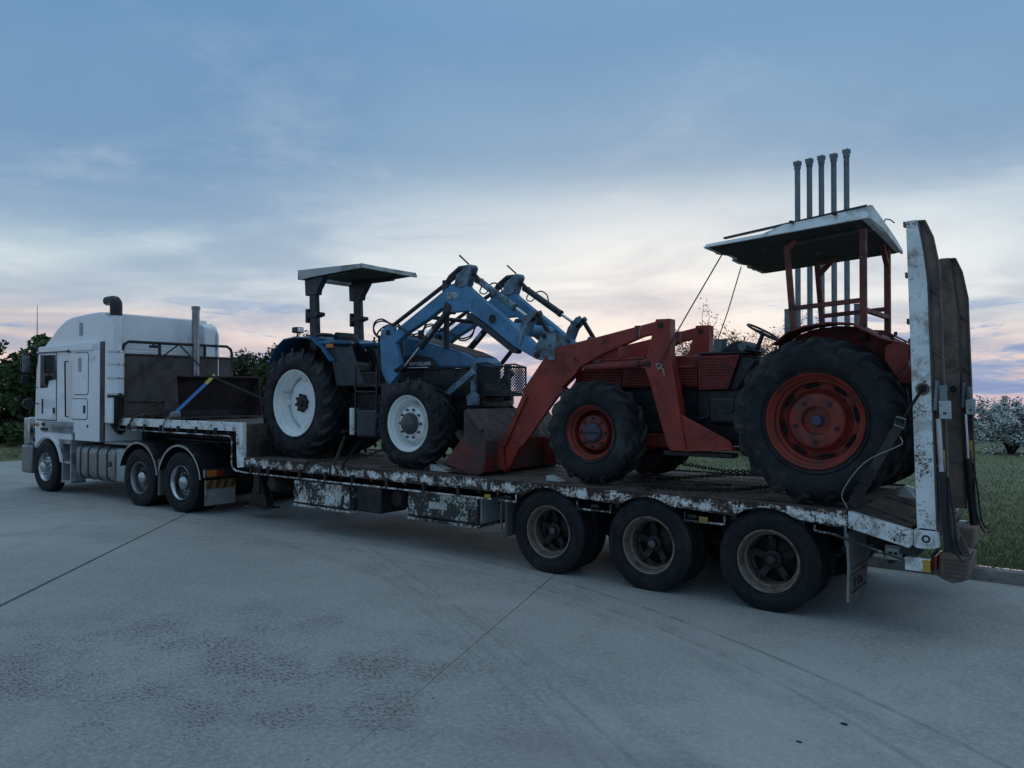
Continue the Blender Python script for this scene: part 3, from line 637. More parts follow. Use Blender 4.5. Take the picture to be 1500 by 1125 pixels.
for cx in (0.0, -1.2795, -2.5752):
    for sd in (0, 1): trailer_wheel(cx, sd)
    part(MB().cyl((cx, .3, R), (cx, 2.2, R), .065, 14), 'axle', 'black_steel')
    for y in (.72, 1.70): part(MB().box(cx-.5, cx+.5, y, y+.08, .50, .58).box(cx-.09, cx+.09, y-.02, y+.10, .42, .64), 'leaf_spring', 'black_steel', bevel=.005)
for cx in (-3.22, -1.92, -.64, .66):
    for y in (.70, 1.70): part(MB().prism([(cx-.10, .64), (cx+.10, .64), (cx+.05, .38), (cx-.05, .38)], y, y+.1), 'spring_hanger', 'black_steel', bevel=.005)
# flap stays ahead of the first axle
part(MB().tube([(-3.22, .0, .79), (-3.23, -.01, .60), (-3.19, .0, .33)], .012, 6), 'flap_stay', 'flap')
part(MB().box(-3.19, -3.16, .02, .62, .36, .80), 'front_flap', 'flap', bevel=.004)
# toolboxes
for (x0, x1, z0, z1, mt) in ((-7.34, -6.03, .40, .765, 'box_chip'), (-4.88, -3.62, .44, .79, 'box_worn')):
    tb = part(MB().box(x0, x1, .06, .62, z0, z1), 'toolbox', 'black_steel', bevel=.01)
    part(MB().box(x0+.03, x1-.02, .03, .058, z0+.03, z1-.015), 'toolbox_door', mt, tb, bevel=.006)
    part(MB().box(x0+.01, x1-.01, .025, .60, z0-.035, z0-.002), 'toolbox_lip', mt, tb, bevel=.004)
    part(MB().box(x1+.002, x1+.02, .07, .61, z0+.02, z1-.02), 'end_panel', 'truck_grey' if mt == 'box_worn' else 'box_worn', tb, bevel=.004)
    part(MB().box(x1-.16, x1-.12, .012, .029, z0+.08, z0+.20), 'latch', 'black_steel', tb, bevel=.003)
    if mt == 'box_worn': part(MB().box(-4.46, -4.14, .022, .029, .585, .675), 'number_plate', 'placard', tb, bevel=.002)
for x0, x1 in ((-7.5, -6.1), (-5.9, -4.6), (-4.5, -3.3)): part(MB().box(x0, x1, 1.88, 2.46, .46, .82), 'far_light_block', 'black_steel', bevel=.01)  # boxes added on the unseen side to block low light under the deck
part(MB().box(-5.96, -5.46, .10, .62, .40, .80), 'side_locker', 'black_steel', bevel=.02)
# landing leg, air tanks, spare gear below the deck
for y in (.28, 2.0):
    lg = part(MB().box(-8.75, -8.58, y, y+.20, .42, 1.30), 'landing_leg', 'black_steel', bevel=.01)
    part(MB().prism([(-8.92, .20), (-8.40, .20), (-8.55, .55), (-8.62, .80), (-8.78, .80), (-8.80, .55)], y+.03, y+.17), 'leg_foot', 'hub_dark', lg, bevel=.01)
    part(MB().box(-8.96, -8.36, y-.05, y+.26, .175, .20), 'foot_pad', 'rust_steel', lg, bevel=.006)
for x in (-8.2, -5.3):
    part(MB().lathe((x, .55, .62), [(.0005, -.32), (.10, -.31), (.14, -.26), (.15, -.2), (.15, .5), (.10, .56), (.0005, .57)], 24), 'air_tank', 'black_steel')
# side marker lamps and reflectors
for x, mt in ((-3.42, 'yellow_tape'), (-.62, 'yellow_tape')): part(MB().box(x-.045, x+.045, -.040, -.018, .79, .855), 'side_reflector', mt, bevel=.004)
for x in (-3.12, -1.90, -.75): part(MB().box(x-.05, x+.05, -.02, .01, .825, .86), 'side_marker', 'plastic', bevel=.006)
# mud flap behind the last axle
mf = MB(); nn = 8
for i in range(nn):
    z0 = .18+.66*i/nn; z1 = .18+.66*(i+1)/nn; x0 = .735+.02*math.sin(3.2*i/nn); x1 = .735+.02*math.sin(3.2*(i+1)/nn); ins0 = .03 if i == 0 else 0
    mf.hexa([(x0-.006, .02+ins0, z0), (x0+.006, .02+ins0, z0), (x0+.006, .62-ins0, z0), (x0-.006, .62-ins0, z0), (x1-.006, .02, z1), (x1+.006, .02, z1), (x1+.006, .62, z1), (x1-.006, .62, z1)])
fl = part(mf, 'mud_flap', 'flap')
part(MB().tube([(.73, .008, .83), (.745, .004, .55), (.735, .008, .22)], .012, 6), 'flap_edge', 'flap_white', fl)
for z in (.295, .455, .51): part(MB().box(.755, .764, .06, .58, z-.006, z+.006), 'flap_rib', 'ink', fl)
text_mesh('flap_lettering', 'Ha', .13, 'ink', fl, (.7635, .12, .33), (PI/2, 0, PI/2), .002, sx=2.2)
part(MB().tube([(.72, -.0, .90), (.72, 0, .74), (.74, .02, .70)], .012, 6), 'flap_hanger', 'galv')
# rear cross bar, lamps
rb = part(MB().box(1.16, 1.30, .02, 2.48, .70, .775), 'rear_bar', 'black_steel', bevel=.01)
for y0, y1 in ((.0, .05), (2.45, 2.5)):
    lp = part(MB().box(1.205, 1.40, y0-.004, y1, .578, .685), 'rear_marker_board', 'white_chip_light', rb, bevel=.004)
    part(MB().box(1.345, 1.40, y0-.012, y1+.004, .582, .682), 'yellow_reflector', 'yellow_tape', rb, bevel=.003)
for y in (.1, 2.2):
    part(MB().box(1.402, 1.43, y, y+.22, .58, .70), 'tail_lamp', 'lamp_red', rb, bevel=.006)
    part(MB().box(1.402, 1.43, y+.225, y+.33, .58, .70), 'turn_lamp', 'lamp_orange', rb, bevel=.006)
    part(MB().box(1.39, 1.402, y-.02, y+.35, .56, .72), 'lamp_plate', 'black_steel', rb, bevel=.003)
part(MB().box(1.0, 1.10, .28, .32, .60, .70).box(.98, 1.12, .315, .33, .585, .715), 'number_plate', 'placard', rb, bevel=.003)
part(MB().prism([(.90, .62), (1.16, .70), (1.16, .62), (.98, .50)], .5, .56), 'bracket', 'black_steel', bevel=.004)
for i in range(2): part(MB().box(1.015+.045*i, 1.045+.045*i, .276, .28, .64, .665), 'plate_mark', 'ink')
# hinge ends
for y in (-.012,):
    hg = part(MB().prism([(1.275, .79), (1.275, .93), (1.33, .955), (1.46, .95), (1.47, .80), (1.40, .775), (1.30, .775)], y, y+.05), 'hinge_plate', 'white_chip_light', bevel=.006)
    part(MB().lathe((1.375, y, .865), [(.0005, -.03), (.045, -.03), (.055, -.022), (.058, 0), (.058, .03)], 24), 'hinge_pin', 'white_chip_light', hg)
    part(MB().lathe((1.375, y-.031, .865), [(.018, 0), (.022, -.006), (.03, -.006), (.034, 0)], 18), 'pin_ring', 'black_steel', hg)
# ramps standing upright: side rails with flange, recessed web with gussets, rungs, struts
def ramp(y0, y1, mface, ztop, lbl, xd, xf):
    z0 = .93; zb = ztop-.44
    def part(mb, name, mat, parent=TR, bevel=0.0, **k):     # ramps stand leaning slightly rearwards at the foot
        mb.v = [(x+.028*(ztop-z), y, z) for x, y, z in mb.v]; return mb.build(name, mat, parent, bevel=bevel, **k)
    rp = part(MB().prism([(1.228, z0), (1.228, ztop-.01), (1.236, ztop), (1.318, ztop), (1.355, ztop-.29), (1.375, ztop-.55), (1.375, z0)], y0, y0+.012), 'ramp', mface, bevel=.004)
    rp['label'] = lbl
    # recessed web, rear flange, gussets of the visible rail
    part(MB().prism([(1.23, z0+.05), (1.23, ztop-.01), (1.37, ztop-.01), (1.424, ztop-.155), (1.466, ztop-.43), (1.47, z0+.1)], y0+.030, y0+.042), 'rail_web', 'ramp_rust', rp)
    part(MB().prism([(1.32, ztop-.004), (1.375, ztop-.006), (1.43, ztop-.15), (1.472, ztop-.42), (1.476, z0+.35), (1.462, z0+.35), (1.459, ztop-.42), (1.417, ztop-.15), (1.365, ztop-.02), (1.32, ztop-.018)], y0, y0+.06), 'rail_flange', 'headboard', rp, bevel=.002)
    part(MB().prism([(1.318, ztop-.03), (1.335, ztop-.03), (1.392, ztop-.55), (1.392, z0), (1.376, z0), (1.376, ztop-.55), (1.356, ztop-.29)], y0-.001, y0+.06), 'rail_edge', 'headboard', rp, bevel=.002)
    for z in (ztop-.60, ztop-1.12, ztop-1.62, ztop-2.1):
        part(MB().prism([(1.393, z), (1.393, z+.03), (1.461, z-.035), (1.461, z-.065)], y0+.001, y0+.045), 'gusset', 'headboard', rp, bevel=.002)
    part(MB().prism([(1.228, z0), (1.228, ztop-.02), (1.33, ztop-.03), (xf, ztop-.44), (xf, z0)], y1-.05, y1), 'inner_rail', 'ramp_rust', rp, bevel=.004)
    for i in range(11):
        z = z0+.12+i*(ztop-z0-.25)/10
        part(MB().box(1.235, 1.30, y0+.045, y1-.062, z-.025, z+.025), 'rung', 'ramp_rust', rp, bevel=.006)
    for z in (ztop-.02, ztop-.46, ztop-.86, ztop-1.22): part(MB().box(1.205, 1.224, y0+.0, y0+.05, z-.03, z+.02), 'cleat', 'ramp_rust', rp, bevel=.006)
    # chain eye burnt through the face
    part(MB().lathe((1.310, y0-.004, 2.13), [(.035, .0), (.04, -.006), (.05, -.006), (.055, .0)], 24), 'eye_ring', 'ramp_rust', rp)
    part(MB().disc((1.310, y0, 2.13), .034, -.0025, .004, 20), 'eye_hole', 'ink', rp)
    # white lamp box and lift ram
    part(MB().box(xd-.13, xd-.045, y0-.05, y0-.002, 1.88, 2.03), 'foot_box', 'placard', rp, bevel=.006)
    part(MB().box(xd-.10, xd-.075, y0-.053, y0-.049, 1.92, 1.935), 'box_bolt', 'ink', rp)
    part(MB().cyl((xd-.16, y0-.02, 1.95), (xd-.14, y0-.02, 2.20), .016, 8).cyl((xd-.10, y0-.02, 2.03), (xd-.10, y0-.02, 2.16), .03, 10), 'box_stay', 'galv', rp)
    part(MB().cyl((xd-.13, y0-.03, 1.42), (xd-.14, y0-.03, 1.88), .020, 12), 'ram_rod', 'rod', rp)
    part(MB().cyl((xd-.095, y0-.03, .78), (xd-.125, y0-.03, 1.44), .040, 14), 'ram_barrel', 'plastic', rp)
    part(MB().box(1.43, 1.462, y0-.03, y0-.004, 1.25, 1.62), 'reflector_strip', 'yellow_tape', rp, bevel=.003)
    part(MB().box(1.44, 1.457, y0-.034, y0-.028, 1.32, 1.52), 'red_strip', 'red_tape', rp, bevel=.002)
    part(MB().hose([(xd-.08, y0-.05, 1.40), (xd-.05, y0-.06, 1.1), (xd-.03, y0-.06, .85), (xd+.0, y0-.0, .76), (xd+.03, y0+.10, .75)], .009, 8), 'hose', 'hose', rp)
    part(MB().hose([(xd-.08, y0-.06, 1.25), (xd-.07, y0-.09, .95), (xd-.02, y0-.05, .74), (xd+.03, y0+.05, .72), (xd+.05, y0+.2, .76)], .008, 8), 'hose', 'hose', rp)
    return rp
ramp(-.012, .58, 'white_chip_light', 3.575, 'white painted ramp with rust chips', 1.565, 1.38)
ramp(1.62, 2.12, 'ramp_rust', 3.475, 'bare rusty brown ramp', 1.55, 1.33)
# rusty toe and cage at the foot of the ramps
toe = part(MB().prism([(1.43, .52), (1.54, .48), (1.64, .51), (1.67, .60), (1.67, .72), (1.44, .72)], .12, .62), 'ramp_toe', 'ramp_rust', bevel=.03)
part(MB().prism([(1.36, .52), (1.44, .48), (1.50, .51), (1.52, .60), (1.52, .72), (1.37, .72)], 1.72, 2.12), 'ramp_toe', 'ramp_rust', bevel=.03)
for i in range(5): part(MB().box(1.49, 1.66, .112, .121, .53+.036*i, .545+.036*i), 'toe_slat', 'headboard', toe, bevel=.002)
part(MB().prism([(1.55, .72), (1.67, .72), (1.60, .90)], .2, .23), 'toe_gusset', 'headboard', toe, bevel=.003)
part(MB().prism([(1.46, .72), (1.58, .72), (1.54, .95), (1.49, .95)], .25, .55), 'toe_block', 'rust_steel', toe, bevel=.02)
# ---------------------------------------------------------------- prime mover (local frame: x = -u towards its nose, y across, z up)
TK = thing('prime_mover', (-10.32, -.158, 0), 'white cabover prime mover with sleeper cab and polished bull bar', 'truck', rz=math.radians(2.652))
ORG[TK.name] = Vector((0, 0, 0))
def tp(mb, name, mat, parent=TK, bevel=0.0, **k):
    mb.v = [(-x, y, z) for x, y, z in mb.v]; mb.f = [f[::-1] for f in mb.f]      # written with u forward
    return mb.build(name, mat, parent, bevel=bevel, **k)
CW0, CW1 = .06, 2.40
arch = [(4.99+.60*math.cos(math.radians(a)), .52+.60*math.sin(math.radians(a))) for a in range(140, 19, -10)]
arch = arch[::-1]       # front to back
lower = [(2.66, 1.12), (3.83, 1.12), (3.83, 1.27), (4.50, 1.27), (4.50, .92)]+[(x, z) for x, z in arch[::-1] if z > .9 and x > 4.52]+[(5.56, .92), (5.58, 1.55), (5.52, 2.55), (5.44, 2.95), (2.66, 2.95)]
cab = tp(MB().prism(lower, CW0, CW1), 'cab', 'truck_white', bevel=.03, seg=3)
fair = tp(MB().prism([(2.70, 2.955), (5.36, 2.955), (5.36, 3.03), (5.19, 3.14), (4.98, 3.27), (4.73, 3.43), (4.50, 3.54), (4.32, 3.61), (4.06, 3.655), (3.5, 3.69), (3.0, 3.70), (2.72, 3.68)], CW0+.05, CW1-.05), 'roof_fairing', 'truck_white', cab, bevel=.09, seg=4)
tp(MB().prism([(3.06, 2.93), (5.46, 2.93), (5.46, 3.02), (5.36, 3.08), (3.12, 3.12), (3.06, 3.08)], CW0-.03, CW0+.20), 'roof_shoulder', 'truck_white', cab, bevel=.03, seg=3)
tp(MB().prism([(3.06, 2.93), (5.46, 2.93), (5.46, 3.02), (5.36, 3.08), (3.12, 3.12), (3.06, 3.08)], CW1-.20, CW1+.03), 'roof_shoulder', 'truck_white', cab, bevel=.03, seg=3)
tp(MB().box(5.42, 5.60, .2, 2.2, 2.86, 2.96), 'sun_visor', 'plastic', cab, bevel=.02)
tp(MB().prism([(5.585, 1.75), (5.53, 2.55), (5.47, 2.86), (5.45, 2.86), (5.50, 2.55), (5.56, 1.75)], .22, 2.24), 'windscreen', 'glass', cab, bevel=.004)
# brown strip for the dark gap at the cab's rear edge, side extenders
tp(MB().box(2.655, 2.80, CW0-.02, CW0+.02, 1.12, 3.10), 'rear_gap_strip', 'headboard', cab, bevel=.006)
for w0, w1 in ((.06, .10), (2.36, 2.40)): tp(MB().prism([(2.36, 1.5), (2.36, 3.35), (2.46, 3.52), (2.655, 3.62), (2.655, 1.5)], w0, w1), 'side_extender', 'truck_white', cab, bevel=.015)
def panel(u0, u1, z0, z1, name, r=.07, seal=True, mat='truck_white', y=CW0):
    def rr(a0, a1, b0, b1, r):
        return arc(a1-r, b1-r, r, 0, 90, 5)+arc(a0+r, b1-r, r, 90, 180, 5)+arc(a0+r, b0+r, r, 180, 270, 5)+arc(a1-r, b0+r, r, 270, 360, 5)
    if seal: tp(MB().prism(rr(u0-.014, u1+.014, z0-.014, z1+.014, r+.01), y-.0035, y+.01), name+'_seal', 'seal', cab)
    return tp(MB().prism(rr(u0, u1, z0, z1, r), y-.012, y+.01), name, mat, cab, bevel=.006)
lk = panel(3.28, 3.86, 2.06, 2.90, 'sleeper_hatch')
tp(MB().box(3.54, 3.65, CW0-.022, CW0-.011, 2.52, 2.80), 'hatch_vent', 'truck_grey', lk, bevel=.012)
lk2 = panel(3.31, 3.95, 1.56, 1.965, 'locker_door')
tp(MB().box(3.37, 3.44, CW0-.03, CW0-.011, 1.68, 1.84), 'locker_latch', 'plastic', lk2, bevel=.012)
tp(MB().box(3.62, 3.74, CW0+.035, CW0+.052, 3.26, 3.52), 'fairing_vent', 'truck_grey', cab, bevel=.012)
# door with stepped window
tp(MB().box(4.585, 5.46, CW0-.0035, CW0+.01, 1.50, 2.945), 'door_seal', 'seal', cab)
door = tp(MB().prism([(4.61, 1.52), (5.44, 1.52), (5.44, 2.60), (5.40, 2.925), (4.61, 2.925)], CW0-.014, CW0+.01), 'door', 'truck_white', cab, bevel=.008)
tp(MB().prism([(5.29, 2.90), (4.62, 2.89), (4.60, 2.37), (4.90, 2.345), (4.965, 2.20), (5.30, 2.19)], CW0-.018, CW0-.012), 'window_seal', 'seal', door)
tp(MB().prism([(5.27, 2.875), (4.645, 2.87), (4.63, 2.395), (4.92, 2.37), (4.985, 2.225), (5.275, 2.215)], CW0-.022, CW0-.016), 'door_window', 'glass', door)
tp(MB().prism(arc(5.13, 1.93, .03, 0, 90, 3)+arc(5.25, 1.93, .03, 90, 180, 3)+arc(5.25, 1.68, .03, 180, 270, 3)+arc(5.13, 1.68, .03, 270, 360, 3), CW0-.021, CW0-.012), 'kerb_window', 'glass', door)
tp(MB().box(4.63, 4.71, CW0-.035, CW0-.012, 1.66, 1.78), 'door_handle', 'plastic', door, bevel=.012)
tp(MB().tube([(4.13, CW0-.01, 2.74), (4.12, CW0-.06, 2.74), (4.08, CW0-.06, 1.60), (4.09, CW0-.01, 1.60)], .016, 8), 'grab_rail', 'plastic', cab)
tp(MB().tube([(5.38, CW0-.02, 2.955), (4.02, CW0-.05, 2.945)], .012, 6).box(4.0, 4.06, CW0-.06, CW0, 2.92, 2.97), 'gutter_rail', 'plastic', cab)
tp(MB().disc((3.30, CW0, 1.42), .03, -.01, .01, 14), 'fuel_cap', 'plastic', cab)
# under-door step recess
tp(MB().box(3.86, 5.22, CW0-.006, CW0+.02, 1.25, 1.49), 'step_recess', 'truck_grey', cab, bevel=.006)
tp(MB().box(3.90, 4.80, CW0-.05, CW0-.004, 1.385, 1.405), 'step_tread', 'alloy', cab, bevel=.004)
tp(MB().box(3.90, 4.78, CW0-.012, CW0-.004, 1.27, 1.36), 'step_riser', 'flap_white', cab, bevel=.004)
tp(MB().box(4.95, 5.28, CW0-.016, CW0-.004, 1.285, 1.345), 'side_badge', 'strap_dark', cab, bevel=.004)
# steering wheel arch lip
lip = [(4.99+.62*math.cos(math.radians(a)), .52+.62*math.sin(math.radians(a))) for a in range(38, 171, 8)]
lip2 = [(4.99+.68*math.cos(math.radians(a)), .52+.68*math.sin(math.radians(a))) for a in range(170, 37, -8)]
tp(MB().prism(lip+lip2, CW0-.03, CW0+.02), 'arch_lip', 'truck_white', cab, bevel=.008)
tp(MB().prism(arch+[(5.60, .35), (4.40, .35)], .42, .46), 'arch_liner', 'seal', cab)
# nose: grille, lamps, bumper, bull bar
tp(MB().box(5.56, 5.60, .45, 2.0, 1.0, 1.72), 'grille', 'alloy', cab, bevel=.006)
for i in range(9): tp(MB().box(5.60, 5.612, .47, 1.98, 1.04+.075*i, 1.075+.075*i), 'grille_bar', 'chrome', cab, bevel=.003)
for w in (.10, 2.06):
    hd = tp(MB().box(5.56, 5.63, w, w+.28, 1.13, 1.40), 'headlight_frame', 'truck_grey', cab, bevel=.01)
    for k in (0, 1): tp(MB().disc((5.632, w+.08+.13*k, 1.26), .055, -.05, .05, 16), 'headlight', 'glass', hd)
tp(MB().box(5.38, 5.50, CW0-.028, CW0-.002, 1.37, 1.44), 'turn_lamp', 'lamp_orange', cab, bevel=.012)
tp(MB().box(5.10, 5.22, CW0-.028, CW0-.002, 1.39, 1.45), 'side_lamp', 'glass', cab, bevel=.02)
bb = tp(MB().box(5.62, 6.08, .0, 2.46, .34, .96), 'bull_bar', 'alloy', bevel=.05, seg=3)
for w in (.03, .72, 1.62, 2.31): tp(MB().box(5.80, 6.04, w, w+.12, .965, 1.545), 'bar_upright', 'chrome', bb, bevel=.03)
for z in (1.12, 1.32, 1.52): tp(MB().cyl((5.94, .10, z), (5.94, 2.36, z), .036, 12), 'bar_tube', 'chrome', bb)
tp(MB().box(5.60, 5.80, .06, .09, 1.42, 1.545).box(5.60, 5.80, .06, .09, .99, 1.03), 'bar_stay', 'chrome', bb, bevel=.006)
# mirrors, aerial
for s, w in ((-1, CW0), (1, CW1)):
    mr = tp(MB().tube([(5.42, w, 2.92), (5.46, w+s*.26, 2.94), (5.46, w+s*.27, 2.28), (5.44, w, 2.20)], .012, 6), 'mirror_arm', 'plastic', cab)
    tp(MB().box(5.40, 5.47, w+s*.26-.09, w+s*.26+.09, 2.52, 2.90), 'mirror', 'plastic', mr, bevel=.02)
    tp(MB().box(5.392, 5.399, w+s*.26-.075, w+s*.26+.075, 2.54, 2.88), 'mirror_glass', 'chrome', mr)
    tp(MB().box(5.40, 5.46, w+s*.26-.08, w+s*.26+.08, 2.28, 2.46), 'spot_mirror', 'plastic', mr, bevel=.02)
    rm = tp(MB().tube([(5.40, w, 1.86), (5.40, w+s*.16, 1.86)], .012, 6), 'round_mirror_arm', 'plastic', cab)
    tp(MB().tube([(5.34, w+s*.22, 1.86), (5.37, w+s*.22, 1.86), (5.42, w+s*.22, 1.86), (5.46, w+s*.22, 1.86)], .0, 20, rs=[.105, .115, .105, .05]), 'round_mirror', 'plastic', rm)
tp(MB().tube([(5.40, .02, 2.98), (5.40, .02, 3.12), (5.40, .02, 3.98)], 0, 6, rs=[.022, .012, .005]), 'aerial', 'plastic', cab)
tp(MB().box(5.16, 5.32, .5, 1.9, 3.14, 3.20), 'roof_lamp_bar', 'plastic', cab, bevel=.01)
# entry steps
st = tp(MB().box(4.04, 4.10, .10, .40, .22, 1.10).box(4.40, 4.46, .10, .40, .22, 1.10).box(4.04, 4.46, .09, .40, .22, .27).box(4.04, 4.46, .09, .40, .62, .67).box(4.02, 4.50, .08, .40, 1.03, 1.12), 'entry_step', 'truck_grey', bevel=.008)
tp(MB().box(4.12, 4.38, .36, .40, .27, 1.02), 'step_back', 'seal', st)
tp(MB().box(3.98, 4.54, .07, .12, 1.12, 1.26), 'step_panel', 'truck_white', st, bevel=.008)
# fuel tank with straps
def rrect(y0, y1, z0, z1, r): return [(a, b) for a, b in arc(y1-r, z1-r, r, 0, 90, 6)+arc(y0+r, z1-r, r, 90, 180, 6)+arc(y0+r, z0+r, r, 180, 270, 6)+arc(y1-r, z0+r, r, 270, 360, 6)]
for w0 in (.10, 1.70):
    ft = tp(MB().prism_x(rrect(w0, w0+.66, .34, 1.04, .16), 2.36, 3.86), 'fuel_tank', 'alloy', bevel=.03, seg=3)
    for u in (2.62, 2.98, 3.35, 3.66): tp(MB().prism_x(rrect(w0-.008, w0+.668, .332, 1.048, .165), u-.022, u+.022), 'tank_strap', 'seal', ft)
    if w0 < 1:
        tp(MB().disc((2.50, w0, .70), .055, -.012, .02, 20), 'tank_cap', 'plastic', ft); tp(MB().box(2.43, 2.57, w0-.02, w0, .60, .62), 'cap_shelf', 'chrome', ft)
    bx = tp(MB().prism_x(rrect(w0+.02, w0+.62, .36, 1.02, .06), 1.93, 2.32), 'battery_box', 'truck_grey', bevel=.02)
tp(MB().box(1.75, 2.75, .10, .75, 1.09, 1.14), 'deck_plate', 'alloy', bevel=.006)
# chassis
for w in (.80, 1.58): tp(MB().box(-.95, 5.4, w, w+.08, .72, 1.02), 'chassis_rail', 'black_steel', bevel=.006)
for u in (-.85, .65, 1.9, 3.0, 4.2): tp(MB().box(u, u+.1, .88, 1.58, .76, .96), 'chassis_member', 'black_steel')
tp(MB().prism([(-.35, 1.06), (1.45, 1.06), (1.3, 1.17), (-.1, 1.17)], .72, 1.74), 'fifth_wheel', 'black_steel', bevel=.02)
for w in (.45, 1.6): tp(MB().box(2.3, 2.6, w, w+.4, .50, .72), 'air_tank', 'black_steel', bevel=.05)
tp(MB().box(2.45, 2.62, .8, 1.7, 1.02, 2.2), 'gear_wall', 'black_steel', bevel=.02)
for i in range(3): tp(MB().hose([(2.44, 1.0+.15*i, 1.9), (2.2, 1.0+.15*i, 1.6), (1.9, 1.05+.12*i, 1.35), (1.6, 1.1+.1*i, 1.55), (1.5, 1.1+.1*i, 1.7)], .014, 8), 'air_line', 'hose')
# wheels
def drive_wheel(u, side, steer=False):
    s = 1 if side == 0 else -1; y0 = 0.0 if side == 0 else 2.46
    w = MB()
    if steer:
        w.lathe((-u, y0, .52), [(.30, s*.03), (.305, s*.022), (.297, s*.016), (.283, s*.03), (.272, s*.07), (.262, s*.085), (.20, s*.07), (.175, s*.055), (.115, s*.05), (.11, -s*.03), (.085, -s*.045), (.0005, -s*.048)], 48)
    else:
        w.lathe((-u, y0, .52), [(.30, s*.03), (.305, s*.022), (.297, s*.016), (.283, s*.03), (.272, s*.07), (.258, s*.15), (.235, s*.175), (.17, s*.19), (.12, s*.19), (.115, s*.10), (.10, s*.075), (.05, s*.06), (.0005, s*.058)], 48)
    o = w.build('wheel', 'chrome' if steer else 'alloy_dark', TK, smooth=40)
    if not steer:
        MB().lathe((-u, y0, .52), [(.302, s*.028), (.308, s*.021), (.298, s*.013), (.281, s*.028), (.270, s*.07), (.256, s*.145), (.258, s*.152)], 48).build('rim_lip', 'chrome' if u < .5 else 'alloy', o, smooth=40)
        MB().lathe((-u, y0, .52), [(.118, s*.15), (.112, s*.07), (.098, s*.045), (.06, s*.03), (.0005, s*.026)], 32).build('hub_cap', 'chrome', o, smooth=40)
    road_tyre((-u, y0+s*.13, .52), .52, .27, .283, 'tyre', o)
    nb = MB(); hn = MB()
    for k in range(10):
        a = 2*PI*k/10; r = .165
        yb = y0+s*(.055 if steer else .185)
        nb.cyl((-u+r*math.cos(a), yb, .52+r*math.sin(a)), (-u+r*math.cos(a), yb-s*.05, .52+r*math.sin(a)), .020, 8)
        if steer or True:
            r2 = .225; yy = y0+s*(.074 if steer else .172); hn.disc((-u+r2*math.cos(a+.31), yy, .52+r2*math.sin(a+.31)), .026, -s*.004, 0, 14)
    nb.build('wheel_nuts', 'chrome', o, smooth=40, kind='stuff'); hn.build('hand_holes', 'ink', o, smooth=0, kind='stuff')
    if not steer:
        road_tyre((-u, y0+s*.44, .52), .52, .27, .283, 'tyre', o)
        MB().lathe((-u, y0+s*.44, .52), [(.29, -.13), (.25, -.1), (.25, .1), (.29, .13)], 32).build('inner_rim', 'alloy', o, smooth=40)
    return o
for sd in (0, 1):
    drive_wheel(4.99, sd, True)
    for u in (-.02, 1.31):
        drive_wheel(u, sd)
        # rounded guards with bright edge
        s = 1 if sd == 0 else -1; y0 = -.01 if sd == 0 else 2.47; gd = MB(); ed = MB()
        pr = [(.645, 0.0), (.66, 0.0), (.66, s*.60), (.645, s*.60)]
        gd.lathe((-u, y0, .52), pr, 28, closed=True, a0=math.radians(8), a1=math.radians(163))
        go = gd.build('wheel_guard', 'plastic', TK, smooth=40)
        ed.lathe((-u, y0, .52), [(.630, -s*.012), (.668, -s*.012), (.668, s*.012), (.630, s*.012)], 28, closed=True, a0=math.radians(8), a1=math.radians(163))
        ed.build('guard_edge', 'chrome', go, smooth=40)
for u in (-.02, 1.31): tp(MB().cyl((u, .4, .52), (u, 2.06, .52), .08, 14).cyl((u, 1.03, .52), (u, 1.43, .52), .2, 16), 'drive_axle', 'black_steel')
tp(MB().cyl((4.99, .3, .50), (4.99, 2.16, .50), .06, 12), 'steer_axle', 'black_steel')
tp(MB().box(.60, .66, .0, .56, .25, .90), 'centre_flap', 'flap')
# tail: lamp bar, hazard stripes, pale flaps
for w0 in (.0, 1.86):
    tb = tp(MB().box(-.80, -.72, w0, w0+.60, .64, .79), 'tail_lamp_bar', 'black_steel', bevel=.008)
    tp(MB().box(-.815, -.80, w0+.02, w0+.20, .665, .77), 'turn_lamp', 'lamp_orange', tb, bevel=.005)
    tp(MB().box(-.815, -.80, w0+.21, w0+.34, .665, .77), 'tail_lamp', 'lamp_red', tb, bevel=.005)
    tp(MB().box(-.79, -.73, w0-.006, w0, .66, .78), 'lamp_end', 'alloy', tb)
    fl2 = tp(MB().box(-.77, -.745, w0+.01, w0+.60, .17, .60), 'mud_flap', 'flap_white', bevel=.004)
    tp(MB().box(-.776, -.771, w0+.01, w0+.60, .45, .60), 'hazard_board', 'hazard_yellow', fl2)
    for k in range(4):
        yq = w0+.03+.15*k; tp(MB().add([(-.7785, yq, .452), (-.7785, yq+.075, .452), (-.7785, yq+.135, .598), (-.7785, yq+.06, .598)], [(3, 2, 1, 0)]), 'hazard_stripe', 'hazard_red', fl2)
# air intake stack and exhaust
ai = tp(MB().cyl((2.46, .18, 1.75), (2.46, .18, 3.66), .105, 20), 'air_intake', 'truck_white')
tp(MB().cyl((2.46, .18, 2.08), (2.46, .18, 2.88), .150, 24), 'air_cleaner', 'truck_white', ai, bevel=.01)
for z in (2.05, 2.36, 2.63, 2.88): tp(MB().cyl((2.46, .18, z), (2.46, .18, z+.035), .158, 24), 'clamp_band', 'chrome', ai)
tp(MB().cyl((2.46, .18, 2.0), (2.46, .18, 2.05), .155, 20), 'rubber_boot', 'plastic', ai)
tp(MB().tube([(2.46, .18, 3.60), (2.46, .18, 3.76), (2.47, .18, 3.84), (2.51, .18, 3.89), (2.58, .18, 3.91), (2.80, .18, 3.91)], 0, 18, rs=[.112, .114, .116, .108, .092, .088]), 'intake_elbow', 'plastic', ai)
tp(MB().tube([(2.46, .18, 2.0), (2.46, .18, 1.70), (2.56, .25, 1.5), (2.7, .4, 1.35)], .11, 14), 'intake_hose', 'plastic', ai)
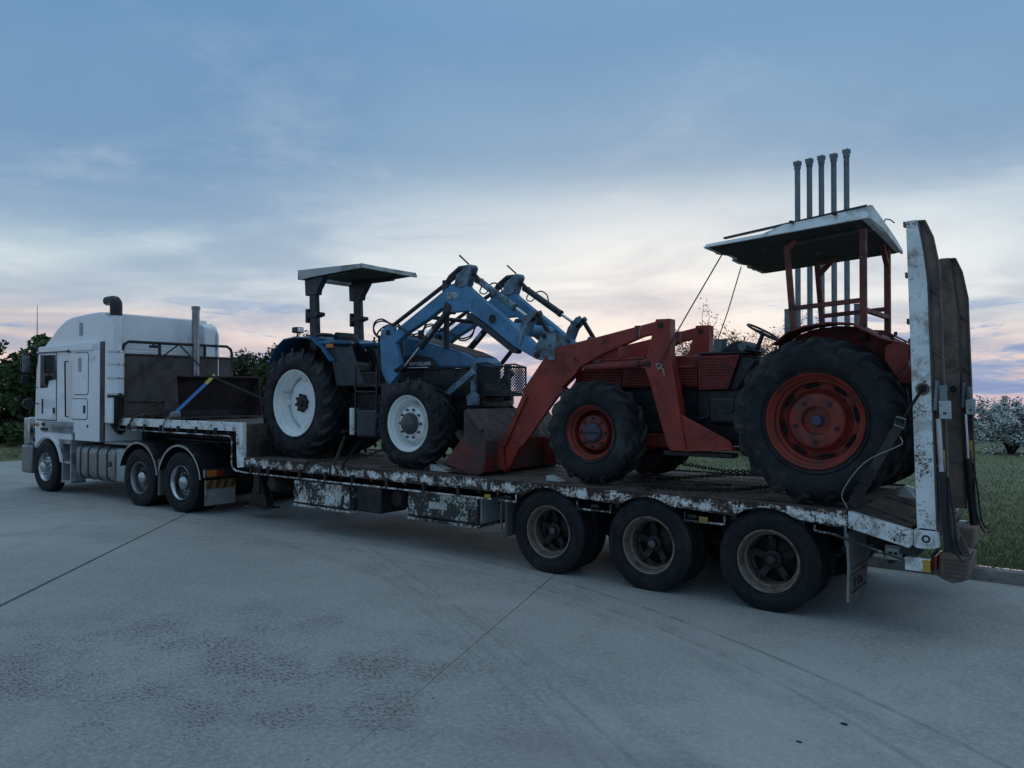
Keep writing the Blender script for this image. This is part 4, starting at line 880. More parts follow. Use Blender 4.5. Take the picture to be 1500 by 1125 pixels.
for z in (2.2, 2.8): tp(MB().box(2.50, 2.66, .14, .22, z, z+.04), 'stack_bracket', 'black_steel', ai)
ex = tp(MB().cyl((2.40, 1.86, 1.4), (2.40, 1.86, 3.90), .082, 20), 'exhaust_stack', 'chrome_dark')
tp(MB().cyl((2.40, 1.86, 3.86), (2.40, 1.86, 3.93), .092, 20), 'stack_tip', 'alloy', ex)
tp(MB().prism([(2.38, 2.2), (2.38, 3.50), (2.50, 3.58), (2.655, 3.60), (2.655, 2.2)], 2.05, 2.34), 'rear_fairing', 'truck_white', cab, bevel=.04)
# ---------------------------------------------------------------- shared tractor pieces
def hyd(a, b, frac, rb, rr, name, parent, mat_b, rod='rod', n=14):
    """hydraulic cylinder: barrel from a, bright rod to b"""
    a, b = Vector(a), Vector(b); m = a+(b-a)*frac
    o = MB().cyl(a, m, rb, n).cyl(a+(m-a)*.96, m+(b-m)*.02, rb*1.12, n).build(name, mat_b, parent, smooth=40)
    MB().cyl(m, b, rr, 10).build('rod', rod, o, smooth=40)
    e = MB()
    for p in (a, b): e.cyl(p-Vector((0, rb*1.2, 0)), p+Vector((0, rb*1.2, 0)), rb*.9, 12)
    e.build('pin', 'hub_dark', o, smooth=40); return o
def both(fn, ys):
    for i, y in enumerate(ys): fn(y, i)

# ---------------------------------------------------------------- blue tractor (nose towards the ramps)
BT = thing('blue_tractor', (-6.5, 1.16, 1.03), 'blue tractor with white wheels, grey canopy and raised front loader arms', 'tractor')
def bp(mb, name, mat, parent=BT, bevel=0.0, **k): return mb.build(name, mat, parent, bevel=bevel, **k)
def b_rear(y0, s):
    c = (-7.93, y0+s*.25, 1.925); P = lambda y: y0+s*y-c[1]
    w = MB().lathe(c, [(.545, P(.055)), (.55, P(.04)), (.54, P(.03)), (.515, P(.045)), (.50, P(.10)), (.485, P(.115)), (.47, P(.12)), (.455, P(.20)), (.44, P(.22)), (.43, P(.30)), (.45, P(.40)), (.53, P(.45))], 64).build('wheel', 'rim_white', BT, smooth=40)
    ag_tyre((c[0], c[1]-s*.01, c[2]), .90, .47, .53, 20, w, flip=1, lug=.06)
    dsc = MB().lathe(c, [(.415, P(.28)), (.40, P(.265)), (.30, P(.235)), (.16, P(.225)), (.11, P(.215)), (.10, P(.19)), (.0005, P(.188))], 48).build('wheel_disc', 'rim_white', w, smooth=40)
    for k in range(4):
        a = PI/4+k*PI/2+.75; MB().bar((c[0]+.36*math.cos(a), c[1]+P(.255), c[2]+.36*math.sin(a)), (c[0]+.455*math.cos(a), c[1]+P(.24), c[2]+.455*math.sin(a)), .10, .05, up=(0, 1, 0)).build('disc_lug', 'rim_white', dsc, bevel=.006)
    hubm = MB().lathe(c, [(.0005, P(.15)), (.05, P(.15)), (.06, P(.16)), (.065, P(.20))], 24)
    for k in range(8):
        a = 2*PI*k/8+.2; hubm.cyl((c[0]+.135*math.cos(a), c[1]+P(.17), c[2]+.135*math.sin(a)), (c[0]+.135*math.cos(a), c[1]+P(.235), c[2]+.135*math.sin(a)), .021, 8)
    hubm.build('hub', 'hub_dark', w, smooth=40)
def b_front(y0, s):
    c = (-5.15, y0+s*.20, 1.665); P = lambda y: y0+s*y-c[1]
    w = MB().lathe(c, [(.395, P(.05)), (.40, P(.035)), (.39, P(.025)), (.37, P(.04)), (.355, P(.09)), (.335, P(.10)), (.32, P(.19)), (.31, P(.26)), (.33, P(.34)), (.38, P(.37))], 56).build('wheel', 'rim_white', BT, smooth=40)
    ag_tyre((c[0], c[1]-s*.005, c[2]), .635, .40, .38, 17, w, flip=1, lug=.045)
    MB().lathe(c, [(.315, P(.25)), (.27, P(.22)), (.24, P(.12)), (.215, P(.105)), (.13, P(.10)), (.12, P(.12))], 48).build('wheel_disc', 'rim_white', w, smooth=40)
    h = MB().lathe(c, [(.0005, P(.005)), (.10, P(.005)), (.115, P(.012)), (.125, P(.03)), (.135, P(.06)), (.15, P(.065)), (.15, P(.11))], 36)
    for k in range(10):
        a = 2*PI*k/10; h.cyl((c[0]+.20*math.cos(a), c[1]+P(.075), c[2]+.20*math.sin(a)), (c[0]+.20*math.cos(a), c[1]+P(.12), c[2]+.20*math.sin(a)), .018, 8)
        h.cyl((c[0]+.137*math.cos(a+.3), c[1]+P(.045), c[2]+.137*math.sin(a+.3)), (c[0]+.137*math.cos(a+.3), c[1]+P(.07), c[2]+.137*math.sin(a+.3)), .010, 6)
    h.build('hub', 'hub_grey', w, smooth=40)
b_rear(.44, 1); b_rear(1.90, -1); b_front(.28, 1); b_front(2.03, -1)
# axles, gearbox, engine
bp(MB().cyl((-7.93, .62, 1.925), (-7.93, 1.72, 1.925), .14, 18).box(-8.35, -7.5, .80, 1.52, 1.62, 2.35), 'rear_axle', 'tractor_black', bevel=.03)
bp(MB().box(-5.24, -5.06, .55, 1.77, 1.54, 1.74).cyl((-5.15, .46, 1.665), (-5.15, .60, 1.665), .15, 16).cyl((-5.15, 1.71, 1.665), (-5.15, 1.85, 1.665), .15, 16), 'front_axle', 'tractor_black', bevel=.03)
bp(MB().box(-7.5, -5.9, .88, 1.44, 1.50, 2.10).box(-7.0, -6.3, .95, 1.40, 1.40, 1.6), 'gearbox', 'tractor_black', bevel=.04)
bp(MB().box(-5.9, -4.55, .93, 1.39, 1.62, 2.30), 'engine_block', 'tractor_black', bevel=.04)
bp(MB().box(-6.45, -6.0, .50, .86, 1.42, 1.84), 'fuel_tank', 'frame_dark', bevel=.04)
bp(MB().cyl((-6.62, .62, 1.45), (-6.62, .62, 1.86), .07, 14), 'filter', 'canopy_white', bevel=.01)
for z in (1.50, 1.80, 2.10, 2.38): bp(MB().box(-6.5, -6.02, .52, .78, z, z+.025), 'step_tread', 'tractor_black', bevel=.004)
for x in (-6.5, -6.03): bp(MB().box(x, x+.025, .52, .55, 1.46, 2.50), 'step_side', 'tractor_black', bevel=.004)
bp(MB().box(-6.62, -5.82, .60, 1.72, 2.18, 2.24), 'cab_floor', 'tractor_black', bevel=.01)
# bonnet: two side skins, rusted top, black lower panels
def hood_pt(y): return [(-5.82, 2.47), (-5.82, 2.955), (-5.55, 2.905), (-5.285, 2.835), (-4.95, 2.755), (-4.66, 2.68), (-4.45, 2.60), (-4.34, 2.50), (-4.335, 2.44), (-5.15, 2.462)]
bonnet = bp(MB().prism(hood_pt(0), .86, 1.45), 'bonnet', 'blue_dark', bevel=.04, seg=3)
bp(MB().prism([(-5.80, 2.967), (-5.55, 2.917), (-5.285, 2.847), (-4.95, 2.767), (-4.66, 2.692), (-4.45, 2.612), (-4.45, 2.59), (-4.66, 2.67), (-4.95, 2.745), (-5.285, 2.825), (-5.55, 2.895), (-5.80, 2.945)], .93, 1.38), 'bonnet_top', 'bonnet_rust', bonnet, bevel=.008)
for y0, y1 in ((.855, .866), (1.444, 1.455)):
    bp(MB().prism([(-5.78, 2.48), (-5.78, 2.64), (-5.50, 2.66), (-5.18, 2.60), (-5.05, 2.48)], y0-.003, y1+.003), 'decal_panel', 'tractor_black', bonnet, bevel=.003)
    bp(MB().box(-5.80, -4.36, y0+.01, y1-.01, 2.448, 2.458), 'bonnet_seam', 'seal', bonnet)
text_mesh('bonnet_lettering', 'NEW HOLLAND', .075, 'decal', bonnet, (-5.665, .8505, 2.497), (PI/2, 0, 0), .001, sx=.82)
bp(MB().box(-5.74, -5.27, .849, .853, 2.462, 2.473), 'decal_line', 'decal', bonnet)
sp_ = bp(MB().box(-5.85, -4.36, .89, 1.42, 2.02, 2.44), 'side_panel', 'tractor_black', bevel=.02)
for x in (-5.45, -5.1, -4.75): bp(MB().box(x, x+.012, .884, .892, 2.05, 2.42), 'panel_seam', 'frame_dark', sp_)
for i in range(7): bp(MB().box(-5.05, -4.78, .880, .892, 2.08+.045*i, 2.10+.045*i), 'panel_louvre', 'frame_dark', sp_)
bp(MB().box(-4.62, -4.28, .92, 1.40, 1.58, 2.05), 'front_support', 'tractor_black', bevel=.03)
bp(MB().box(-4.40, -4.20, .84, 1.47, 1.90, 1.98).box(-4.40, -4.20, .84, 1.47, 1.72, 1.78), 'weight_bracket', 'frame_dark', bevel=.01)
bp(MB().cyl((-5.5, .93, 2.9), (-5.5, .93, 3.02), .04, 12), 'filler_neck', 'bonnet_rust', bonnet)
# grille guard: framed expanded mesh
XG0, XG1 = -4.33, -3.95
top = lambda t: 2.505-.05*max(0.0, (t-.5)*2)
gg = bp(MB().tube([(XG0, .845, 2.06), (XG0, .845, 2.505), (XG0+.19, .845, 2.505), (XG1, .845, 2.455), (XG1, .845, 2.06)], .014, 6, closed=True), 'grille_guard', 'frame_dark')
bp(MB().tube([(XG0, 1.465, 2.06), (XG0, 1.465, 2.505), (XG0+.19, 1.465, 2.505), (XG1, 1.465, 2.455), (XG1, 1.465, 2.06)], .014, 6, closed=True), 'guard_frame', 'frame_dark', gg)
for z in (2.06, 2.455): bp(MB().cyl((XG1, .845, z), (XG1, 1.465, z), .014, 8), 'guard_frame', 'frame_dark', gg)
def mesh_panel(P, nu, nv, lim):
    m_ = MB()
    for i in range(-nv, nu+1):
        for sgn in (1, -1):
            run = []
            for k in range(nv+1):
                u = i+k if sgn > 0 else i+nv-k
                if 0 <= u <= nu:
                    q = P(u/nu, k/nv)
                    if q[2] <= lim(u/nu): run.append(q)
            if len(run) > 1: m_.bar(run[0], run[-1], .005, .009, up=(1, 0, 0) if P(0, 0)[0] == P(1, 0)[0] else (0, 1, 0))
    bp(m_, 'guard_mesh', 'frame_dark', gg)
mesh_panel(lambda u, v: (XG0+(XG1-XG0)*u, .845, 2.06+.445*v), 8, 10, top)
mesh_panel(lambda u, v: (XG0+(XG1-XG0)*u, 1.465, 2.06+.445*v), 8, 10, top)
mesh_panel(lambda u, v: (XG1, .845+.62*u, 2.06+.395*v), 12, 9, lambda t: 9)
bp(MB().prism([(XG0, 2.06), (XG0, 2.24), (XG0+.12, 2.14), (XG1-.02, 2.09), (XG1-.02, 2.06)], .95, 1.40), 'radiator_shroud', 'tractor_black', gg, bevel=.01)
bp(MB().prism([(-4.42, 1.92), (-4.24, 1.92), (-4.24, 2.06), (-4.29, 2.10), (-4.29, 2.50), (-4.36, 2.52), (-4.36, 2.10), (-4.44, 2.05)], .74, .80), 'guard_bracket', 'blue_pale', gg, bevel=.006)
bp(MB().prism([(-4.42, 1.92), (-4.24, 1.92), (-4.24, 2.06), (-4.29, 2.10), (-4.29, 2.50), (-4.36, 2.52), (-4.36, 2.10), (-4.44, 2.05)], 1.51, 1.57), 'guard_bracket', 'blue_pale', gg, bevel=.006)
for y in (.70, 1.57): bp(MB().bar((-4.86, y, 2.01), (-4.26, y, 2.39), .05, .085), 'loader_brace', 'blue_pale', bevel=.006)
# rear mudguards, seat, controls
def b_fender(y, i):
    yo, yi = (.47, .93) if i == 0 else (1.87, 1.39); s = 1 if i == 0 else -1
    outer = [(-8.62, 2.60), (-8.46, 2.83), (-8.20, 2.985), (-7.90, 3.01), (-7.50, 2.985), (-7.22, 2.80), (-7.02, 2.60)]
    f = MB(); n_ = len(outer)
    th = .02
    vs = []
    for (x, z) in outer: vs += [(x, yo, z), (x, yi, z+.025), (x, yi, z+.005), (x, yo, z-th)]
    fs = [(0, 1, 2, 3), tuple(4*(n_-1)+k for k in (3, 2, 1, 0))]
    for k in range(n_-1):
        for j in range(4): fs.append((4*k+j, 4*k+(j+1) % 4, 4*k+4+(j+1) % 4, 4*k+4+j))
    f.add(vs, fs); fo_ = f.build('rear_mudguard', 'blue_dark', BT, smooth=40)
    MB().prism([(-8.60, 2.60), (-8.46, 2.84), (-8.20, 2.99), (-7.90, 3.01), (-7.50, 2.98), (-7.20, 2.78), (-6.98, 2.25), (-7.2, 2.2), (-8.5, 2.2)], min(yi, yi+s*.02), max(yi, yi+s*.02)).build('guard_wall', 'tractor_black', fo_)
    MB().prism([(-7.24, 2.82), (-7.06, 2.90), (-6.98, 2.74), (-6.72, 2.20), (-6.98, 2.20), (-7.10, 2.62)], min(yo+s*.10, yi), max(yo+s*.10, yi)).build('guard_front', 'frame_dark', fo_, bevel=.01)
    MB().box(-7.50, -6.98, min(yo+s*.08, yi), max(yo+s*.08, yi), 2.86, 2.925).build('guard_ledge', 'blue_dark', fo_, bevel=.02)
    ya = yo+s*.06
    MB().box(-7.20, -7.03, min(ya, ya+s*.03), max(ya, ya+s*.03), 2.80, 2.86).build('turn_lamp', 'lamp_orange', fo_, bevel=.008)
both(b_fender, (0, 1))
bp(MB().box(-8.74, -8.60, .80, .92, 2.88, 2.99), 'tail_lamp', 'plastic', bevel=.01)
wl = bp(MB().tube([(-8.26, .78, 3.02), (-8.23, .78, 3.11)], .014, 8), 'work_lamp_stalk', 'plastic')
bp(MB().box(-8.30, -8.16, .70, .86, 3.10, 3.20), 'work_lamp', 'plastic', wl, bevel=.02); bp(MB().box(-8.165, -8.15, .715, .845, 3.112, 3.188), 'lamp_lens', 'rod', wl, bevel=.004)
st_ = bp(MB().box(-7.5, -7.0, .92, 1.42, 2.40, 2.60), 'seat', 'plastic', bevel=.06, seg=3)
bp(MB().prism([(-7.56, 2.55), (-7.42, 2.55), (-7.40, 3.02), (-7.46, 3.10), (-7.52, 3.08)], .95, 1.40), 'seat_back', 'plastic', st_, bevel=.04, seg=3)
bp(MB().box(-7.6, -6.85, .84, 1.50, 2.2, 2.42), 'seat_base', 'tractor_black', bevel=.02)
for (x, y, h) in ((-7.28, .92, 3.0), (-7.18, .90, 2.98), (-7.36, .90, 3.02), (-7.1, 1.45, 3.02)): bp(MB().tube([(x, y, 2.6), (x+.02, y, h-.06), (x+.02, y, h)], 0, 8, rs=[.01, .01, .022]), 'control_lever', 'plastic')
bp(MB().prism([(-6.1, 2.24), (-5.84, 2.24), (-5.84, 2.92), (-6.02, 2.98)], .92, 1.40), 'dash_console', 'tractor_black', bevel=.03)
sw = bp(MB().tube([(-6.36+.20*math.cos(a)*.78, 1.1+.20*math.sin(a), 3.06+.20*math.cos(a)*.55) for a in [2*PI*k/24 for k in range(24)]], .014, 8, closed=True), 'steering_wheel', 'plastic')
bp(MB().cyl((-6.36, 1.1, 3.06), (-6.06, 1.14, 2.62), .022, 8), 'steering_column', 'plastic', sw)
for k in range(3):
    a = 2*PI*k/3+.5; bp(MB().cyl((-6.36, 1.1, 3.055), (-6.36+.19*math.cos(a)*.78, 1.1+.19*math.sin(a), 3.06+.19*math.cos(a)*.55), .009, 6), 'spoke', 'plastic', sw)
bp(MB().box(-7.95, -7.55, .95, 1.40, 2.98, 3.06).box(-7.5, -7.3, .55, .78, 3.0, 3.05), 'tool_tray', 'plastic', bevel=.02)
# roll bar and canopy
def b_post(y, i):
    x0, x1 = (-7.86, -7.68); o = MB().hexa([(x0+.05, y-.05, 2.4), (x1+.05, y-.05, 2.4), (x1+.05, y+.05, 2.4), (x0+.05, y+.05, 2.4), (x0, y-.045, 3.98), (x1-.03, y-.045, 3.98), (x1-.03, y+.045, 3.98), (x0, y+.045, 3.98)]).build('roll_bar', 'frame_dark', BT, bevel=.01)
    MB().prism([(-7.96, 3.99), (-7.94, 3.70), (-7.65, 3.70), (-7.63, 3.78), (-7.46, 3.99)], y-.055, y+.055).build('canopy_bracket', 'frame_dark', o, bevel=.006)
    MB().box(-7.92, -7.86, y-.07, y+.07, 3.25, 3.48).cyl((-7.62, y-.08, 3.38), (-7.62, y+.08, 3.38), .035, 12).box(-7.90, -7.64, y-.065, y+.065, 3.33, 3.42).build('fold_hinge', 'frame_dark', o, bevel=.008)
both(b_post, (.76, 1.70))
cz = 4.02
can = MB()
pl = [(-8.06, .66), (-6.50, .66), (-6.50, 1.84), (-8.06, 1.84)]
can = bp(MB().box(-8.00, -6.50, .66, 1.82, 4.055, 4.085), 'canopy', 'canopy_grey', bevel=.01)
bp(MB().prism([(-8.06, 4.06), (-8.06, 4.13), (-6.49, 4.085), (-6.49, 4.02), (-7.70, 3.985), (-8.0, 3.965)], .645, .665), 'canopy_skirt', 'canopy_grey', can, bevel=.004)
bp(MB().prism([(-8.06, 4.06), (-8.06, 4.12), (-6.49, 4.085), (-6.49, 4.03), (-8.0, 3.99)], 1.815, 1.835), 'canopy_skirt', 'canopy_grey', can, bevel=.004)
bp(MB().hexa([(-6.51, .645, 4.02), (-6.46, .645, 4.02), (-6.46, 1.835, 4.005), (-6.51, 1.835, 4.005), (-6.51, .645, 4.088), (-6.48, .645, 4.088), (-6.48, 1.835, 4.06), (-6.51, 1.835, 4.06)]), 'canopy_skirt', 'canopy_grey', can, bevel=.004)
bp(MB().hexa([(-8.10, .70, 4.0), (-8.06, .645, 3.97), (-8.06, 1.835, 3.97), (-8.10, 1.78, 4.0), (-8.10, .70, 4.12), (-8.06, .645, 4.13), (-8.06, 1.835, 4.13), (-8.10, 1.78, 4.12)]), 'canopy_skirt', 'canopy_grey', can, bevel=.004)
bp(MB().box(-8.0, -6.52, .67, 1.81, 4.035, 4.054), 'canopy_underside', 'canopy_under', can)  # dark sheet just below the grey skin
for y in (.72, 1.66): bp(MB().box(-7.9, -6.9, y, y+.08, 3.975, 4.034), 'canopy_beam', 'frame_dark', can, bevel=.004)
bp(MB().cyl((-6.75, 1.55, 3.98), (-6.75, 1.55, 4.035), .02, 8), 'canopy_bolt', 'plastic', can)
# loader: towers, arms, level links, lift and tilt rams
aR = [(-5.80, 2.80), (-5.60, 3.045), (-4.723, 3.499), (-4.544, 3.598), (-4.345, 3.595), (-4.25, 3.53), (-4.25, 3.205), (-4.557, 3.20), (-4.749, 3.272), (-5.011, 3.134), (-5.433, 2.955), (-5.72, 2.78)]
aF = [(-4.345, 3.590), (-4.006, 3.332), (-3.68, 3.111), (-3.268, 2.806), (-3.129, 2.688), (-3.054, 2.573), (-3.107, 2.514), (-3.466, 2.691), (-3.888, 2.979), (-4.246, 3.203)]
def b_loader(y, i):
    s = 1 if i == 0 else -1; nm = 'loader_arm'
    a = MB().prism(aR, y-.055, y+.055).build(nm, 'blue', BT, bevel=.010)
    MB().prism(aF, y-.062, y+.062).build('arm_front', 'blue', a, bevel=.010)
    MB().prism([(x, z-.012) for x, z in ((-3.888, 2.979), (-3.466, 2.691), (-3.40, 2.66), (-3.44, 2.61), (-3.52, 2.63), (-3.93, 2.90), (-4.30, 3.14), (-4.26, 3.195))], y-.05, y+.05).build('arm_stiffener', 'frame_dark', a, bevel=.006)
    MB().prism([(-4.50, 3.565), (-4.455, 3.70), (-4.30, 3.80), (-4.20, 3.83), (-4.17, 3.78), (-4.27, 3.545), (-4.38, 3.52)], y-.075, y+.075).build('apex_bracket', 'blue_pale', a, bevel=.015)
    MB().lathe((-3.818, y, 3.065), [(.0605, -.066), (.064, -.070), (.075, -.070), (.078, -.064)], 28).build('hole_ring', 'blue', a, smooth=40)
    MB().disc((-3.818, y, 3.065), .060, -.0645, -.05, 28).build('arm_hole', 'ink', a)
    MB().cyl((-5.816, y+s*.0, 3.06), (-4.44, y, 3.74), .030, 12).build('level_link', 'frame_dark', a, smooth=40)
    MB().tube([(-4.68, y, 3.63), (-4.62, y, 3.70), (-4.45, y, 3.80), (-4.27, y, 3.80)], .038, 10).build('link_end', 'frame_dark', a, smooth=40)
    MB().box(-4.735, -4.65, y-.05, y+.05, 3.49, 3.66).build('link_bracket', 'frame_dark', a, bevel=.008)
    MB().bar((-4.27, y-.02, 3.84), (-4.44, y-.02, 3.98), .012, .02).build('gauge_rod', 'frame_dark', a)
    hyd((-4.64, y-.0, 3.24), (-5.56, y, 2.44), .60, .050, .020, 'lift_ram', a, 'frame_dark')
    MB().cyl((-4.64, y-.08, 3.25), (-4.64, y+.08, 3.25), .065, 16).prism([(-4.72, 3.20), (-4.58, 3.18), (-4.56, 3.30), (-4.66, 3.36)], y-.07, y+.07).build('ram_lug', 'frame_dark', a, bevel=.01)
    MB().bar((-5.02, y-.052, 2.90), (-4.92, y-.052, 2.99), .012, .05).build('ram_sticker', 'sticker', a)
    hyd((-4.10, y, 3.60), (-3.26, y, 3.05), .72, .046, .020, 'tilt_ram', a, 'frame_dark' if i else 'blue_pale')
    MB().cyl((-4.27, y, 3.77), (-4.05, y, 3.57), .028, 10).build('tilt_rod_end', 'hub_dark', a, smooth=40)
    MB().prism([(-3.43, 2.72), (-3.36, 2.70), (-3.23, 2.98), (-3.10, 3.10), (-3.13, 3.15), (-3.20, 3.13), (-3.33, 3.0)], y-.078, y-.058).prism([(-3.43, 2.72), (-3.36, 2.70), (-3.23, 2.98), (-3.10, 3.10), (-3.13, 3.15), (-3.20, 3.13), (-3.33, 3.0)], y+.058, y+.078).build('bell_crank', 'blue_pale', a, bevel=.006)
    MB().bar((-3.14, y, 3.11), (-2.93, y, 2.80), .05, .05).build('crank_link', 'hub_dark', a, bevel=.006)
    MB().prism([(-3.16, 2.56), (-3.10, 2.70), (-2.99, 2.86), (-2.90, 2.84), (-2.86, 2.52), (-3.04, 2.50)], y-.085, y-.06).prism([(-3.16, 2.56), (-3.10, 2.70), (-2.99, 2.86), (-2.90, 2.84), (-2.86, 2.52), (-3.04, 2.50)], y+.06, y+.085).box(-2.89, -2.80, y-.12, y+.12, 2.50, 2.82).build('tool_carrier', 'blue_pale', a, bevel=.008)
    MB().cyl((-3.08, y-.1, 2.57), (-3.08, y+.1, 2.57), .04, 12).cyl((-2.97, y-.1, 2.80), (-2.97, y+.1, 2.80), .032, 12).build('carrier_pin', 'hub_dark', a, smooth=40)
    tw = MB().prism([(-5.99, 2.84), (-5.96, 3.02), (-5.82, 3.10), (-5.70, 3.06), (-5.66, 2.84), (-5.55, 2.52), (-5.60, 2.36), (-5.78, 2.20), (-5.93, 2.38)], y-.04-s*.02, y+.04-s*.02).build('loader_tower', 'blue', BT, bevel=.012)
    MB().cyl((-5.62, y-.07-s*.02, 2.42), (-5.62, y+.07-s*.02, 2.42), .03, 12).cyl((-5.80, y-.08, 2.98), (-5.80, y+.08, 2.98), .04, 12).build('tower_pin', 'hub_dark', tw, smooth=40)
    MB().box(-5.96, -5.66, y-.06, y+.06, 1.75, 2.24).build('tower_base', 'frame_dark', tw, bevel=.01)
    MB().hose([(-5.98, y-s*.05, 2.2), (-6.02, y-s*.05, 2.6), (-6.0, y-s*.05, 2.95)], .02, 8).build('hose', 'hose', tw, smooth=40)
    for k, (dz, r) in enumerate(((.0, .012), (.03, .012))):
        MB().hose([(-5.98, y-.05, 2.88), (-6.12, y-.05, 3.0+dz), (-6.10, y-.05, 3.12+dz), (-5.95, y-.05, 3.16+dz), (-5.75, y-.06, 3.11), (-5.5, y-.07, 3.02), (-5.3, y-.07, 2.93-dz), (-5.1, y-.07, 2.97-dz), (-5.02, y-.06, 3.10)], r, 8).build('hose', 'hose', a, smooth=40)
    MB().hose([(-3.98, y+.05, 3.54), (-3.88, y+.06, 3.56), (-3.78, y+.06, 3.50), (-3.74, y+.05, 3.40)], .010, 8).build('hose', 'hose', a, smooth=40)
    MB().hose([(-4.10, y+.06, 3.55), (-4.14, y+.06, 3.46), (-4.06, y+.07, 3.43), (-3.98, y+.06, 3.48)], .009, 8).build('hose', 'hose', a, smooth=40)
both(b_loader, (.62, 1.68))
bp(MB().cyl((-3.62, .66, 2.94), (-3.62, 1.64, 2.94), .085, 22), 'cross_tube', 'blue', smooth=40)
bp(MB().cyl((-5.05, .66, 3.17), (-5.05, 1.64, 3.17), .03, 12), 'cross_tube', 'frame_dark', smooth=40)
bp(MB().bar((-4.86, .80, 3.24), (-4.86, .80, 2.72), .06, .06, up=(0, 1, 0)), 'arm_stand', 'frame_dark', bevel=.006)
bp(MB().bar((-3.95, 1.60, 3.06), (-4.60, 1.60, 2.42), .05, .05), 'arm_stand', 'frame_dark', bevel=.006)
bp(MB().box(-4.63, -4.42, .5555, .5635, 3.385, 3.475), 'arm_sticker', 'sticker', bevel=.001)

# ---------------------------------------------------------------- red tractor (nose towards the truck)
RT = thing('red_tractor', (-.9, 1.13, 1.03), 'old red tractor with front loader, bucket, roll frame and white canopy', 'tractor')
def rp_(mb, name, mat, parent=RT, bevel=0.0, **k): return mb.build(name, mat, parent, bevel=bevel, **k)
def r_rear(y0, s):
    c = (.40, y0+s*.22, 1.83); P = lambda y: y0+s*y-c[1]
    w = MB().lathe(c, [(.455, P(.05)), (.46, P(.035)), (.45, P(.025)), (.435, P(.04)), (.42, P(.09)), (.405, P(.10)), (.40, P(.16)), (.375, P(.17)), (.36, P(.24)), (.37, P(.34)), (.44, P(.39))], 64).build('wheel', 'rim_red', RT, smooth=40)
    ag_tyre((c[0], c[1]-s*.005, c[2]), .785, .43, .445, 19, w, flip=-1, lug=.045)
    ds = MB()
    ds.lathe(c, [(.285, P(.20)), (.275, P(.175)), (.265, P(.13)), (.255, P(.115)), (.24, P(.11)), (.15, P(.10)), (.138, P(.105)), (.132, P(.16)), (.0005, P(.162))], 48)
    ds.build('wheel_disc', 'rim_red', w, smooth=40)
    flg = MB().lathe(c, [(.28, P(.19)), (.31, P(.225)), (.36, P(.232)), (.372, P(.238))], 48).build('disc_flange', 'rim_red', w, smooth=40)
    for k in range(8):   # cut-outs between disc and rim
        a = 2*PI*k/8+.2; t_ = Vector((-math.sin(a), 0, math.cos(a))); r_ = Vector((math.cos(a), 0, math.sin(a))); q_ = Vector((c[0], c[1]+P(.222), c[2]))+r_*.335
        MB().tube([q_-t_*.075, q_-t_*.05+r_*.016, q_+t_*.05+r_*.016, q_+t_*.075, q_+t_*.04-r_*.006, q_-t_*.04-r_*.006], .010, 6, closed=True).add([q_-t_*.075, q_-t_*.05+r_*.016, q_+t_*.05+r_*.016, q_+t_*.075, q_+t_*.04-r_*.006, q_-t_*.04-r_*.006], [(0, 1, 2, 3, 4, 5)]).build('disc_cutout', 'ink', flg)
    h = MB().lathe(c, [(.0005, P(.10)), (.045, P(.10)), (.055, P(.115)), (.058, P(.16))], 24); h.build('hub', 'hub_blue', w, smooth=40)
    nb = MB()
    for k in range(5):
        a = 2*PI*k/5+.9; nb.cyl((c[0]+.20*math.cos(a), c[1]+P(.085), c[2]+.20*math.sin(a)), (c[0]+.20*math.cos(a), c[1]+P(.12), c[2]+.20*math.sin(a)), .020, 8)
    nb.build('wheel_bolts', 'hub_dark', w, smooth=40, kind='stuff')
def r_front(y0, s):
    c = (-2.165, y0+s*.18, 1.633); P = lambda y: y0+s*y-c[1]
    w = MB().lathe(c, [(.315, P(.05)), (.32, P(.035)), (.31, P(.025)), (.295, P(.04)), (.28, P(.10)), (.265, P(.11)), (.255, P(.20)), (.25, P(.27)), (.27, P(.33)), (.30, P(.35))], 56).build('wheel', 'rim_red', RT, smooth=40)
    ag_tyre((c[0], c[1]-s*.005, c[2]), .598, .36, .30, 16, w, flip=-1, lug=.036)
    MB().lathe(c, [(.252, P(.26)), (.22, P(.20)), (.205, P(.115)), (.19, P(.10)), (.125, P(.095)), (.12, P(.12))], 44).build('wheel_disc', 'rim_red', w, smooth=40)
    h = MB().lathe(c, [(.0005, P(.045)), (.09, P(.045)), (.10, P(.055)), (.118, P(.07)), (.122, P(.12))], 32)
    h.build('hub', 'hub_blue', w, smooth=40)
    nb = MB().box(c[0]-.10, c[0]+.10, min(c[1]+P(.038), c[1]+P(.045)), max(c[1]+P(.038), c[1]+P(.045)), c[2]-.012, c[2]+.012)
    for k in range(8):
        a = 2*PI*k/8; nb.cyl((c[0]+.165*math.cos(a), c[1]+P(.075), c[2]+.165*math.sin(a)), (c[0]+.165*math.cos(a), c[1]+P(.11), c[2]+.165*math.sin(a)), .015, 8)
    nb.build('wheel_bolts', 'hub_dark', w, smooth=40, kind='stuff')
r_rear(.13, 1); r_rear(2.13, -1); r_front(.28, 1); r_front(1.98, -1)
rp_(MB().cyl((.40, .35, 1.83), (.40, 1.9, 1.83), .12, 16).box(0, .75, .80, 1.46, 1.52, 2.25), 'rear_axle', 'tractor_black', bevel=.03)
rp_(MB().box(-2.22, -2.04, .5, 1.76, 1.50, 1.68).cyl((-2.13, .46, 1.615), (-2.13, .58, 1.615), .12, 14).cyl((-2.13, 1.68, 1.615), (-2.13, 1.8, 1.615), .12, 14), 'front_axle', 'red_dull', bevel=.03)
rp_(MB().box(-1.1, .05, .85, 1.41, 1.55, 2.15).box(-.9, -.35, .72, .86, 1.75, 2.05), 'gearbox', 'tractor_black', bevel=.04)
